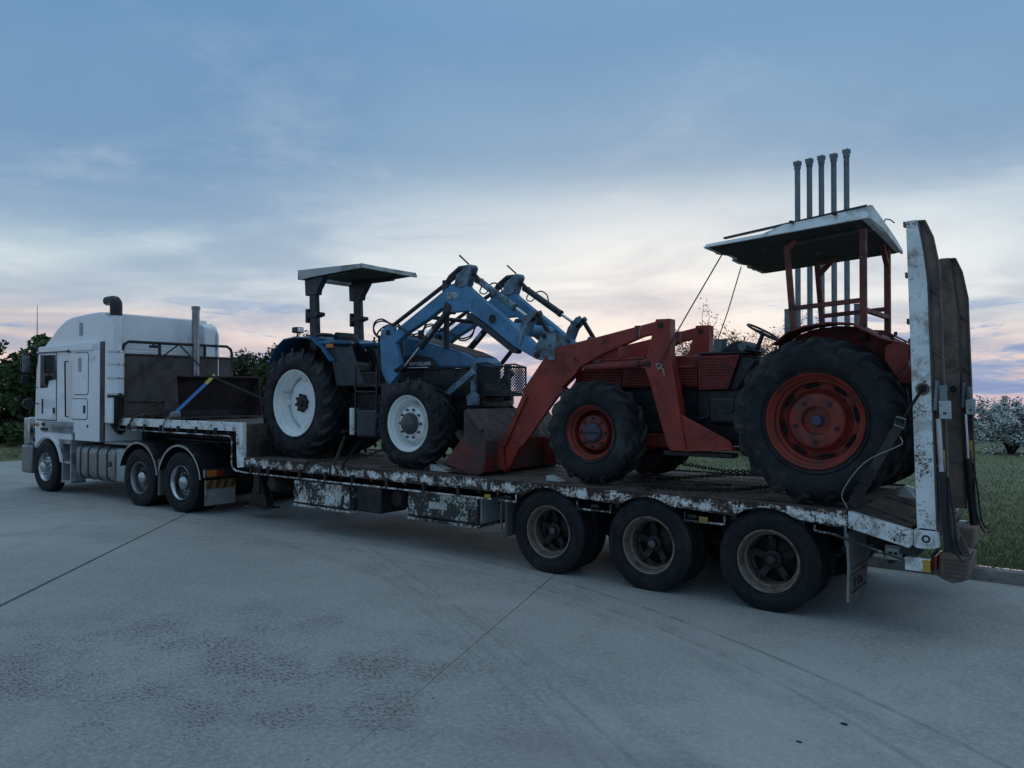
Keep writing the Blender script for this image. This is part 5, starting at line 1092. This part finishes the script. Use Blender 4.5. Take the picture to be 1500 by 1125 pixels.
rp_(MB().box(-2.1, -1.0, .90, 1.36, 1.62, 2.18).cyl((-1.25, .80, 1.7), (-1.25, .80, 2.0), .06, 12).cyl((-.78, .78, 1.78), (-.78, .78, 2.02), .05, 12), 'engine_block', 'tractor_black', bevel=.04)
rp_(MB().tube([(-1.05, .78, 1.80), (-.75, .74, 1.86), (-.62, .72, 1.90), (-.60, .74, 2.06)], .018, 8), 'fuel_line', 'frame_dark')
rp_(MB().box(-2.65, -.95, .83, 1.43, 1.46, 1.62), 'front_frame', 'red_dull', bevel=.02)
# bonnet with louvred sides
hd = rp_(MB().prism([(-2.70, 2.08), (-2.64, 2.36), (-2.55, 2.40), (-1.9, 2.47), (-1.36, 2.52), (-.56, 2.525), (-.58, 2.46), (-1.06, 2.44), (-1.06, 2.16), (-2.0, 2.155)], .80, 1.46), 'bonnet', 'red_dull', bevel=.02)
for y, s in ((.80, -1), (1.46, 1)):
    for x0, x1, zz0, nk in ((-1.95, -1.62, 2.18, 7), (-1.32, -1.09, 2.18, 7), (-2.55, -2.02, 2.18, 7)):
        rp_(MB().box(x0-.01, x1+.01, min(y, y+s*.004), max(y, y+s*.004), zz0, zz0+.032*nk), 'louvre_slot_shade', 'tractor_black', hd)  # black plate painted in for the shade inside the louvre slots
        for k in range(nk):
            z = zz0+.006+.032*k; q = [(x0, y+s*.004, z+.016), (x1, y+s*.004, z+.016), (x1, y+s*.020, z), (x0, y+s*.020, z)]
            rp_(MB().hexa([(px_, py_, pz_) for px_, py_, pz_ in q]+[(px_, py_+s*.001, pz_+.010) for px_, py_, pz_ in q]), 'louvre', 'red_dull', hd)
    ya, yb = min(y+s*.018, y-s*.02), max(y+s*.018, y-s*.02)
    pn = rp_(MB().prism([(-1.045, 2.50), (-.565, 2.51), (-.69, 2.14), (-1.035, 2.13)], ya, yb), 'side_panel', 'red_dull', hd, bevel=.006)
    for k in range(11): rp_(MB().box(-1.02, -.60-.010*(10-k), min(y+s*.018, y+s*.030), max(y+s*.018, y+s*.030), 2.165+.031*k, 2.179+.031*k), 'panel_rib', 'red_dull', pn, bevel=.003)
rp_(MB().box(-1.04, -.52, .78, 1.48, 2.528, 2.545), 'tank_top', 'canopy_under', hd, bevel=.004)
rp_(MB().box(-2.72, -2.66, .86, 1.40, 1.7, 2.30), 'grille', 'tractor_black', bevel=.01)
rp_(MB().cyl((-.93, 1.15, 2.54), (-.93, 1.15, 2.71), .075, 20), 'air_cleaner', 'galv', bevel=.006)
rp_(MB().prism([(-.86, 2.545), (-.70, 2.66), (-.62, 2.675), (-.50, 2.60), (-.46, 2.545)], .92, 1.38), 'dash_hood', 'tractor_black', bevel=.02)
rp_(MB().cyl((-.575, .895, 2.60), (-.58, .925, 2.605), .045, 20), 'gauge', 'galv')
rp_(MB().prism([(-.56, 2.50), (-.40, 2.45), (-.62, 2.12), (-.69, 2.14)], .83, 1.43), 'scuttle', 'tractor_black', bevel=.01)
sw = rp_(MB().tube([(-.42+.19*math.cos(a)*.86, 1.12+.19*math.sin(a), 2.765-.19*math.cos(a)*.5) for a in [2*PI*k/24 for k in range(24)]], .013, 8, closed=True), 'steering_wheel', 'plastic')
rp_(MB().cyl((-.42, 1.12, 2.765), (-.52, 1.12, 2.5), .024, 10), 'steering_column', 'plastic', sw)
for k in range(3):
    a = 2*PI*k/3; rp_(MB().cyl((-.42, 1.12, 2.76), (-.42+.18*math.cos(a)*.86, 1.12+.18*math.sin(a), 2.765-.18*math.cos(a)*.5), .010, 6), 'spoke', 'plastic', sw)
sr = rp_(MB().box(.05, .45, .92, 1.34, 2.36, 2.48), 'seat', 'plastic', bevel=.05)
rp_(MB().box(-.35, .5, .68, 1.58, 2.10, 2.16), 'platform', 'tractor_black', bevel=.008)
for (x, y, h) in ((-.18, .86, 2.6), (-.1, .84, 2.58), (.1, 1.42, 2.62)): rp_(MB().tube([(x, y, 2.15), (x+.03, y, h-.05), (x+.03, y, h)], 0, 8, rs=[.01, .01, .02]), 'control_lever', 'plastic')
# flat topped mudguards
def r_fender(y, i):
    yo, yi = (.26, .66) if i == 0 else (2.0, 1.60); s = 1 if i == 0 else -1
    prof = [(-.02, 2.58), (.13, 2.70), (.28, 2.745), (.50, 2.768), (.70, 2.752), (.97, 2.600), (1.10, 2.560)]
    vs = []; n_ = len(prof)
    for (x, z) in prof: vs += [(x, yo, z), (x, yi, z+.012), (x, yi, z-.004), (x, yo, z-.016)]
    fs = [(3, 2, 1, 0), tuple(4*(n_-1)+k for k in (0, 1, 2, 3))]
    for k in range(n_-1):
        for j in range(4): fs.append((4*k+j, 4*k+4+j, 4*k+4+(j+1) % 4, 4*k+(j+1) % 4))
    f = MB().add(vs, fs).build('rear_mudguard', 'red_dull', RT, smooth=30)
    MB().prism([(-.02, 2.57), (.13, 2.69), (.28, 2.735), (.50, 2.755), (.70, 2.74), (.97, 2.59), (1.08, 2.55), (.95, 2.2), (.0, 2.2)], min(yi, yi-s*.015), max(yi, yi-s*.015)).build('guard_wall', 'red_dull', f)
    MB().prism([(1.08, 2.565), (1.20, 2.53), (1.19, 2.38), (1.08, 2.24), (.99, 2.40), (1.0, 2.52)], min(yo+s*.02, yi), max(yo+s*.02, yi)).build('guard_rear', 'red_dull', f, bevel=.008)
    for x, z in ((.78, 2.735), (.92, 2.655), (1.02, 2.605)): MB().cyl((x, yo+s*.2, z-.02), (x, yo+s*.2, z+.02), .018, 8).build('guard_bolt', 'rust_steel', f)
both(r_fender, (0, 1))
# roll frame and torn canopy
for y in (.62, 1.64):
    rf = rp_(MB().bar((.005, y, 3.60), (.075, y, 2.68), .055, .055, up=(0, 1, 0)), 'roll_frame', 'red_frame', bevel=.005)
    rp_(MB().bar((.005, y, 3.55), (.10, y, 3.64), .05, .05, up=(0, 1, 0)), 'frame_knee', 'red_frame', rf, bevel=.005)
    rp_(MB().bar((.735, y, 3.68), (.735, y, 2.60), .06, .06, up=(0, 1, 0)), 'rear_post', 'red_frame', rf, bevel=.005)
    rp_(MB().bar((.08, y, 2.955), (.71, y, 2.99), .045, .045), 'side_bar', 'red_frame', rf, bevel=.004)
    rp_(MB().bar((.0, y, 3.60), (.74, y, 3.665), .04, .03), 'top_bar', 'frame_dark', rf, bevel=.004)  # coloured dark, not frame red, to blend into the dark canopy underside
rp_(MB().bar((.735, .65, 2.90), (.735, 1.62, 2.90), .045, .045), 'rear_bar', 'red_frame', bevel=.004)
rp_(MB().bar((.735, 1.64, 3.44), (.735, 1.38, 3.66), .05, .05), 'corner_brace', 'red_frame', bevel=.004)
rp_(MB().bar((.03, 1.64, 3.42), (.20, 1.64, 3.60), .05, .05, up=(0, 1, 0)), 'corner_brace', 'red_frame', bevel=.004)
# canopy shell: sagging sheet with a fascia along the near side, ragged front edge, holes
def can_z(x, y):     # underside height
    t = (x+.80)/1.62; v = (y-.40)/1.48
    z = (3.635+.095*t)*(1-v)+(3.525+.095*t)*v
    return z-.028*math.sin(PI*t)*math.sin(PI*v)+.03*(1-abs(2*v-1))*t*.5
cs = MB(); nx_, ny_ = 30, 24; rnd = random.Random(11); keep = {}
frx = [-.80+(.018*math.sin(j*.9)+.012*math.sin(j*2.1)+rnd.uniform(-.010, .010) if 2 < j < 22 else 0)+.05*math.exp(-((j-8)/2.2)**2)+.1*(j/ny_) for j in range(ny_+1)]
for lay in (0, 1):
    for j in range(ny_+1):
        y = .40+1.48*j/ny_
        for i in range(nx_+1):
            x = frx[j]+(.83-frx[j])*i/nx_; cs.v.append((x, y, can_z(x, y)+(.014 if lay else 0)))
holes = {(22, 17), (27, 3), (28, 7), (8, 6), (16, 14)}
nn_ = (nx_+1)*(ny_+1); idc = lambda i, j: j*(nx_+1)+i
for j in range(ny_):
    for i in range(nx_):
        if (i, j) in holes: continue
        a, b_, c_, d_ = idc(i, j), idc(i+1, j), idc(i+1, j+1), idc(i, j+1)
        cs.f.append((a, d_, c_, b_)); cs.f.append((nn_+a, nn_+b_, nn_+c_, nn_+d_))
for i in range(nx_):
    for j in (0, ny_): a, b_ = idc(i, j), idc(i+1, j); cs.f.append((a, b_, nn_+b_, nn_+a) if j == 0 else (b_, a, nn_+a, nn_+b_))
for j in range(ny_):
    for i in (0, nx_): a, b_ = idc(i, j), idc(i, j+1); cs.f.append((b_, a, nn_+a, nn_+b_) if i == 0 else (a, b_, nn_+b_, nn_+a))
cano = rp_(cs, 'canopy', 'canopy_white', smooth=40)
fas = MB(); N = 16
for i in range(N+1):
    x = -.79+1.62*i/N; t = i/N; zb = can_z(x, .40)+.004; h_ = .035+.075*max(0, min(1, (t-.38)/.12))*(.6+.4*t)+.012*t
    fas.v += [(x, .392, zb), (x, .40, zb), (x, .45+.04*t, zb+h_), (x, .445+.04*t, zb+h_+.006)]
for i in range(N):
    for j in range(4): fas.f.append((4*i+j, 4*i+(j+1) % 4, 4*i+4+(j+1) % 4, 4*i+4+j))
fas.f += [(0, 1, 2, 3), (4*N+3, 4*N+2, 4*N+1, 4*N)]
rp_(fas, 'canopy_fascia', 'canopy_white', cano, smooth=30)
rp_(MB().bar((-.60, .47, 3.725), (.80, .50, 3.868), .05, .018), 'fascia_trim', 'frame_dark', cano)
rp_(MB().prism_x([(.42, 3.73), (.44, 3.86), (.52, 3.872), (1.0, 3.80), (1.5, 3.72), (1.86, 3.64), (1.87, 3.60), (1.4, 3.665), (.9, 3.72)], .82, .845), 'rear_fascia', 'canopy_white', cano, bevel=.004)
for x in (.12, .53): rp_(MB().cyl((x, .38, 3.735+.055*(x+.8)), (x, .45, 3.745+.055*(x+.8)), .016, 12), 'fascia_hole', 'ink', cano)
rp_(MB().tube([(.83, 1.0, 3.78), (.85, 1.03, 3.83), (.89, 1.05, 3.82), (.92, 1.08, 3.79)], .007, 6), 'torn_wire', 'frame_dark', cano)
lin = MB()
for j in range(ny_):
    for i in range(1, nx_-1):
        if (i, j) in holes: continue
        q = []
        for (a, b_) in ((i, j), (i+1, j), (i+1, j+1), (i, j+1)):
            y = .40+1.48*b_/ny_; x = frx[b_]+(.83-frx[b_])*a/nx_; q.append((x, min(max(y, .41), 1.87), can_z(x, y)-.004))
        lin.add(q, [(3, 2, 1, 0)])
rp_(lin, 'canopy_underside', 'canopy_under', cano, smooth=0)  # dark sheet following the underside of the white shell
# loader: posts, booms, rams
bo_ = [(-1.40, 2.905), (-2.439, 2.715), (-2.808, 2.65), (-2.984, 2.515), (-3.304, 2.134), (-3.29, 2.03), (-3.60, 1.38), (-3.64, 1.12), (-3.60, 1.06), (-3.48, 1.19), (-3.335, 1.43), (-2.72, 2.14), (-2.518, 2.311), (-2.439, 2.405), (-2.138, 2.547), (-1.626, 2.732), (-1.40, 2.77)]
po_ = [(-1.421, 2.922), (-1.249, 2.92), (-1.25, 2.558), (-1.229, 2.44), (-1.185, 2.22), (-1.125, 1.844), (-1.05, 1.455), (-1.249, 1.455), (-1.29, 1.521), (-1.423, 1.953), (-1.499, 2.223), (-1.559, 2.375), (-1.55, 2.471), (-1.475, 2.728)]
def r_loader(y, i):
    b_ = MB().prism(bo_, y-.05, y+.05).build('loader_boom', 'red', RT, bevel=.010)
    s = -1 if i == 0 else 1
    MB().bar((-3.25, y+s*.06, 2.06), (-3.60, y+s*.06, 1.42), .035, .07).build('boom_strip', 'red', b_, bevel=.005)
    MB().bar((-2.745, y+s*.06, 2.10), (-3.32, y+s*.06, 1.42), .03, .05).build('boom_strip', 'red', b_, bevel=.005)
    MB().prism([(-2.80, 2.10), (-2.70, 2.17), (-2.66, 2.12), (-2.74, 2.05)], y-.07, y+.07).build('boom_lug', 'red', b_, bevel=.006)
    MB().box(-1.70, -1.63, y-.053, y+.053, 2.728, 2.865).build('boom_band', 'red_dull', b_, bevel=.003)
    p_ = MB().prism(po_, y-.075, y+.075).build('loader_post', 'red', RT, bevel=.010)
    MB().prism([(-1.13, 1.86), (-.565, 1.585), (-.53, 1.50), (-1.07, 1.455)], y-.055, y-.035).prism([(-1.08, 1.475), (-.54, 1.515), (-.53, 1.487), (-1.07, 1.452)], y-.075, y+.05).build('post_gusset', 'red', p_, bevel=.006)
    MB().box(-1.35, -.56, y-.03, y+.16, 1.40, 1.45).build('mount_plate', 'tractor_black', p_, bevel=.006)
    e = MB()
    for (x, z, r) in ((-1.36, 2.85, .030), (-1.515, 2.42, .032), (-1.36, 2.38, .022)): e.cyl((x, y-.09, z), (x, y+.09, z), r, 14)
    e.build('post_pin', 'hub_dark', p_, smooth=40)
    hyd((-1.54, y+.0, 2.43), (-2.50, y, 2.41), .20, .030, .030, 'ram_end', b_, 'red_dull', rod='red_dull')
    MB().cyl((-1.66, y, 2.42), (-2.40, y, 2.40), .046, 16).build('lift_ram', 'red_dull', b_, smooth=40)
    MB().cyl((-1.58, y-.02, 2.488), (-2.28, y-.02, 2.485), .014, 8).build('pressure_pipe', 'red_dull', b_, smooth=40)
    MB().box(-1.93, -1.85, y-.04, y+.04, 2.50, 2.64).build('ram_stop', 'red', b_, bevel=.005)
    MB().hose([(-2.42, y-.04, 2.44), (-2.52, y-.05, 2.52), (-2.50, y-.04, 2.40)], .008, 6).build('hose', 'hose', b_, smooth=40)
    MB().tube([(-1.62, y-.052, 2.86), (-1.64, y-.056, 2.76), (-1.63, y-.052, 2.73)], .006, 6).build('cord', 'strap_pale', b_)
both(r_loader, (.58, 1.64))
rp_(MB().cyl((-2.75, .6, 2.33), (-2.75, 1.62, 2.33), .05, 16), 'boom_cross_tube', 'red', smooth=40)
# bucket
bw0, bw1 = .26, 2.0
side_p = [(-4.06, 1.86), (-3.98, 1.87), (-3.745, 1.60), (-3.70, 1.48), (-3.73, 1.10), (-3.80, 1.055), (-3.98, 1.055), (-4.37, 1.16), (-4.39, 1.185), (-4.06, 1.54)]
bk = rp_(MB().prism(side_p, bw0, bw0+.018), 'loader_bucket', 'bucket_red', bevel=.004)
rp_(MB().prism(side_p, bw1-.018, bw1), 'bucket_side', 'bucket_red', bk, bevel=.004)
sec = [(-4.40, 1.06), (-3.98, 1.042), (-3.80, 1.042), (-3.72, 1.08), (-3.70, 1.20), (-3.69, 1.48), (-3.735, 1.61), (-3.97, 1.885)]
for nm, rngi, mt in (('bucket_floor', (0, 3), 'bucket_brown'), ('bucket_back', (3, 5), 'bucket_red'), ('bucket_top', (5, 7), 'bucket_brown')):
    pts = sec[rngi[0]:rngi[1]+1]; off = [(x-.016 if nm != 'bucket_floor' else x, z+(.014 if nm == 'bucket_floor' else -.012 if nm == 'bucket_top' else 0)) for x, z in pts]
    rp_(MB().prism(pts+off[::-1], bw0+.004, bw1-.004), nm, mt, bk, bevel=.002)
rp_(MB().bar((-4.0, bw0-.012, 1.875), (-3.735, bw0-.012, 1.615), .05, .05), 'side_wear_bar', 'bucket_brown', bk, bevel=.008)
for y in (.58, 1.64): rp_(MB().prism([(-3.70, 1.10), (-3.69, 1.48), (-3.60, 1.46), (-3.56, 1.10)], y-.09, y-.07).prism([(-3.70, 1.10), (-3.69, 1.48), (-3.60, 1.46), (-3.56, 1.10)], y+.07, y+.09), 'bucket_hinge', 'red_dull', bk, bevel=.004)
# ---------------------------------------------------------------- loose bucket on the raised deck
LB = thing('loose_bucket', (-11.5, 1.25, 1.60), 'rusty brown loader bucket lying open on the raised front deck', 'bucket')
sp = [(-11.84, 1.605), (-11.80, 1.75), (-11.72, 1.92), (-11.62, 2.14), (-11.54, 2.30), (-11.44, 2.385), (-11.36, 2.40), (-11.31, 2.10), (-11.235, 1.66), (-11.25, 1.605)]
y0, y1 = .34, 2.16
for ya in (y0, y1-.02): MB().prism(sp, ya, ya+.02).build('side_plate', 'rust_bucket', LB, bevel=.004)
crv = [(-11.20, 1.605), (-11.70, 1.612), (-11.80, 1.66), (-11.82, 1.75), (-11.73, 1.93), (-11.63, 2.15), (-11.55, 2.31), (-11.45, 2.39), (-11.33, 2.41)]
inn = [(-11.20, 1.628), (-11.69, 1.635), (-11.775, 1.68), (-11.795, 1.75), (-11.707, 1.92), (-11.607, 2.14), (-11.53, 2.29), (-11.44, 2.368), (-11.33, 2.386)]
MB().prism(crv+inn[::-1], y0+.02, y1-.02).build('shell', 'rust_bucket', LB, bevel=.002)
MB().box(-11.36, -11.29, y0, y1, 2.395, 2.425).build('top_lip', 'rust_bucket', LB, bevel=.004)
MB().box(-11.24, -11.12, y0-.005, y1+.005, 1.605, 1.63).build('cutting_edge', 'rust_steel', LB, bevel=.004)
MB().bar((-11.33, y0-.008, 2.39), (-11.22, y0-.008, 1.66), .02, .05, up=(1, 0, 0)).build('edge_bar', 'rust_bucket', LB, bevel=.004)
# bars and rods lying on the raised deck
for i, (a, b) in enumerate((((-12.55, .10, 1.63), (-11.75, .42, 2.0)), ((-12.35, .12, 1.62), (-11.78, .50, 1.92)), ((-12.2, .15, 1.62), (-11.6, .30, 1.74)))):
    t = MB().cyl(a, b, .014, 8).build('steel_rod', 'rust_steel', loc=(a[0], a[1], 1.60)); tag(t, 'thin rusty steel rod leaning on the loose brown bucket', 'rod', 'steel rods leaning on the loose bucket')
for i, (x0, x1, y, z) in enumerate(((-12.5, -11.92, .30, 1.61), (-12.42, -11.9, .42, 1.64), (-12.3, -11.9, .20, 1.66))):
    t = MB().bar((x0, y, z), (x1, y+.1*i, z+.02), .10, .03).build('timber_offcut', 'plank', loc=(x0, y, 1.60), bevel=.004); tag(t, 'short weathered timber offcut stacked beside the headboard', 'timber', 'timber offcuts by the headboard')

# ---------------------------------------------------------------- straps, ropes and chains
def strap(path, w, th, mat, name, parent=None, up=(0, 1, 0), loc=None):
    b = MB()
    for a, c in zip(path[:-1], path[1:]): b.bar(a, c, w, th, up=up)
    return b.build(name, mat, parent, loc=loc)
S1 = thing('ratchet_strap', (-10.95, .2, 1.6), 'blue webbing ratchet strap with yellow tab over the loose bucket', 'strap')
strap([(-10.86, .08, 1.74), (-11.28, 1.02, 2.36)], .055, .006, 'strap_blue', 'webbing', S1, up=(1, 0, .4))
strap([(-11.22, .88, 2.27), (-11.335, 1.14, 2.44)], .062, .010, 'yellow', 'yellow_tab', S1, up=(1, 0, .4))
MB().box(-10.93, -10.77, .01, .12, 1.66, 1.74).cyl((-10.84, -.01, 1.70), (-10.84, .14, 1.70), .052, 16).cyl((-10.90, .0, 1.69), (-10.90, .13, 1.69), .04, 14).build('ratchet', 'galv', S1, bevel=.008)
MB().tube([(-10.92, .05, 1.68), (-11.02, -.03, 1.60), (-11.06, -.05, 1.50), (-11.06, -.05, 1.37)], .016, 8).build('hook', 'galv', S1)
S2 = strap([(-12.79, 1.20, 3.10), (-12.70, .10, 2.30), (-12.60, -.02, 1.60)], .03, .008, 'strap_dark', 'tie_strap', None, up=(1, 0, 0), loc=(-12.6, -.02, 1.6)); tag(S2, 'dark tie strap running down the headboard towards the air cleaner', 'strap')
S3 = strap([(-12.77, 1.20, 3.10), (-11.36, 1.02, 2.44), (-10.2, 1.4, 2.0), (-9.2, 1.7, 1.62)], .035, .010, 'strap_dark', 'tie_strap', None, up=(0, 1, 0), loc=(-9.2, 1.7, 1.6)); tag(S3, 'dark tie strap from the pipe guard down over the loose bucket', 'strap')
for x in (-12.72, -12.28):
    o = MB().tube([(x+.22, .2, 1.68), (x+.1, .06, 1.66), (x, -.02, 1.60), (x-.02, -.05, 1.5), (x-.01, -.05, 1.36)], .02, 8).build('load_hook', 'rust_steel', loc=(x, -.05, 1.36)); tag(o, 'rusty hook strap clipped to the raised deck rail', 'hook', 'hook straps on the raised deck rail')
# rear strap on the red tractor wheel
S4 = thing('ratchet_strap', (.80, .02, 1.0), 'muddy ratchet strap with load binder from the white ramp to the deck', 'strap')
P0, P1, P2, P3 = Vector((1.35, -.03, 2.13)), Vector((1.18, -.01, 1.84)), Vector((.95, .02, 1.42)), Vector((.78, .0, 1.09))
strap([P1, P2], .075, .012, 'strap_dark', 'webbing', S4, up=(0, 1, 0))
MB().cyl(P0, P1+Vector((.01, 0, .02)), .012, 8).build('chain_tail', 'chain', S4)
MB().tube([P1+Vector((-.05, -.01, -.02)), P1+Vector((-.03, -.01, .05)), P1+Vector((.04, -.01, .03)), P1+Vector((.03, -.01, -.05))], .010, 6, closed=True).build('buckle', 'galv', S4)
strap([P2, P3], .085, .045, 'hub_dark', 'ratchet', S4, up=(0, 1, 0))
for k in range(4):
    q = P2+(P3-P2)*(.15+.22*k); MB().cyl(q+Vector((-.05, -.03, .02)), q+Vector((.05, -.03, -.02)), .010, 8).build('ratchet_bar', 'hub_dark', S4)
MB().hose([P1+Vector((.0, -.03, -.12)), P1+Vector((.02, -.04, -.17)), P1+Vector((-.03, -.04, -.21)), P2+Vector((-.06, -.05, .06)), P3+Vector((-.07, -.05, .12)), P3+Vector((-.03, -.05, -.02))], .0045, 6).build('cord', 'strap_pale', S4)
# canopy guy ropes
R1 = MB().tube([(-.66, .55, 3.57), (-1.05, .52, 2.95), (-1.36, .47, 2.42)], .007, 6).build('guy_rope', 'strap_dark', loc=(-1.36, .47, 2.42)); tag(R1, 'thin rope from torn canopy front corner down to the nearer red loader post pin', 'rope')
R2 = MB().tube([(-.70, 1.20, 3.53), (-.95, 1.42, 3.05), (-1.22, 1.60, 2.55)], .007, 6).build('guy_rope', 'strap_dark', loc=(-1.22, 1.60, 2.55)); tag(R2, 'thin rope from torn canopy front edge down beside the grey air cleaner', 'rope')
k_ = MB().tube([(-1.37+.028*math.cos(a)*(1+.4*math.sin(3*a)), .487+.008*math.sin(2*a), 2.39+.03*math.sin(a)) for a in [2*PI*i/14 for i in range(14)]], .009, 6, closed=True).tube([(-1.36, .48, 2.39), (-1.315, .48, 2.355), (-1.30, .48, 2.29)], .008, 6).build('rope_knot', 'strap_pale', R1)
# chains
def chain(path, name, label, r=.008, L=.055, group=None):
    P = [Vector(p) for p in path]; seg = [(b-a).length for a, b in zip(P[:-1], P[1:])]; tot = sum(seg); n_ = max(2, int(tot/(L*.72))); b = MB()
    for i in range(n_):
        d = tot*(i+.5)/n_; k = 0
        while k < len(seg)-1 and d > seg[k]: d -= seg[k]; k += 1
        c = P[k]+(P[k+1]-P[k])*(d/seg[k]); t = (P[k+1]-P[k]).normalized()
        u = t.cross(Vector((0, 0, 1))).normalized() if abs(t.z) < .95 else Vector((1, 0, 0)); v = u.cross(t).normalized()
        if i % 2: u = v
        w = L*.30; h = L*.5-w
        loop = [c+t*(h+w*math.cos(a))+u*w*math.sin(a) if math.cos(a) >= 0 else c+t*(-h+w*math.cos(a))+u*w*math.sin(a) for a in [2*PI*j/10 for j in range(10)]]
        b.tube(loop, r, 5, closed=True)
    o = b.build(name, 'chain', loc=tuple(P[-1])); return tag(o, label, 'chain', group)
chain([(-1.75, 1.62, 1.22), (-1.2, 1.95, 1.12), (-.62, 2.2, 1.12)], 'load_chain', 'dark chain hanging across the gap behind the red front wheel')
chain([(-1.30, .10, 1.06), (-1.75, .9, 1.10), (-2.0, 1.3, 1.25)], 'load_chain', 'dark chain from the red front axle to the chipped side rail')
chain([(-1.62, .9, 1.08), (-1.1, 1.7, 1.10), (-.5, 2.2, 1.10)], 'load_chain', 'dark chain lying over the deck planks towards the far rail')
chain([(-1.5, .35, 1.065), (-1.0, .42, 1.06), (-.55, .7, 1.06), (-.35, 1.3, 1.06)], 'load_chain', 'loose chain lying on the deck before the red rear wheel')
bn = MB().bar((-1.02, .75, 1.08), (-.72, .95, 1.075), .03, .03).cyl((-1.06, .72, 1.085), (-.98, .78, 1.085), .028, 10).build('load_binder', 'rust_steel', loc=(-1.0, .75, 1.06), bevel=.004); tag(bn, 'rusty lever load binder lying on the deck planks', 'load binder')
chain([(-6.05, -.04, .93), (-6.15, .0, 1.05), (-6.42, .5, 1.30), (-6.6, .9, 1.55)], 'load_chain', 'dark chain from the side rail up to the blue tractor belly', L=.06)
chain([(-7.0, -.04, .93), (-6.95, .0, 1.05), (-6.2, .5, 1.15), (-5.6, 1.0, 1.45)], 'load_chain', 'dark chain from the side rail up to the blue front axle', L=.06)
S5 = strap([(-6.22, -.03, .93), (-6.35, .02, 1.06), (-6.75, .55, 1.42)], .05, .012, 'strap_dark', 'tie_strap', None, up=(1, 0, 0), loc=(-6.2, 0, 1.03)); tag(S5, 'dark tie strap from the side rail to the belly of the blue tractor', 'strap')
S6 = strap([(-6.9, -.03, .93), (-6.92, .02, 1.05), (-5.75, .75, 1.20)], .04, .012, 'strap_dark', 'tie_strap', None, up=(0, 0, 1), loc=(-6.9, 0, 1.03)); tag(S6, 'dark tie strap lying from the side rail under the blue tractor steps', 'strap')
# chocks and scraps on the deck
c1 = MB().prism([(-4.72, 1.035), (-4.42, 1.035), (-4.72, 1.12)], .32, .52).build('wheel_chock', 'placard', loc=(-4.6, .4, 1.035), bevel=.004); tag(c1, 'small pale wedge chock against the blue front wheel', 'chock')
c2 = MB().prism([(-2.78, 1.035), (-2.58, 1.035), (-2.78, 1.10)], .30, .46).build('wheel_chock', 'placard', loc=(-2.7, .4, 1.035), bevel=.004); tag(c2, 'small pale wedge chock ahead of the red front wheel', 'chock')
c3 = MB().add([(.86, 1.45, 1.03), (1.06, 1.30, 1.03), (1.14, 1.50, 1.06), (.98, 1.62, 1.10), (.90, 1.55, 1.12)], [(0, 1, 2, 3, 4), (4, 3, 2, 1, 0)]).build('torn_sheet', 'placard', loc=(1.0, 1.45, 1.03)); tag(c3, 'torn pale sheet of plastic on the tail of the deck', 'sheet')
# litter on the concrete
def leaf_scrap(x, y, r, seed, label):
    rr = random.Random(seed); n_ = 9; v = [(x+r*rr.uniform(.6, 1.2)*math.cos(2*PI*k/n_), y+.55*r*rr.uniform(.6, 1.2)*math.sin(2*PI*k/n_), .004+rr.uniform(0, .006)) for k in range(n_)]
    o = MB().add(v+[(a, b, c-.004) for a, b, c in v], [tuple(range(n_)), tuple(range(2*n_-1, n_-1, -1))]+[(k, n_+k, n_+(k+1) % n_, (k+1) % n_) for k in range(n_)]).build('dropped_scrap', 'ink', loc=(x, y, 0)); tag(o, label, 'scrap')
leaf_scrap(1.27, -2.17, .028, 1, 'dark flat scrap of rubber lying on the concrete')
leaf_scrap(1.12, -2.60, .016, 2, 'smaller dark scrap lying on the concrete by the tyre scuff')
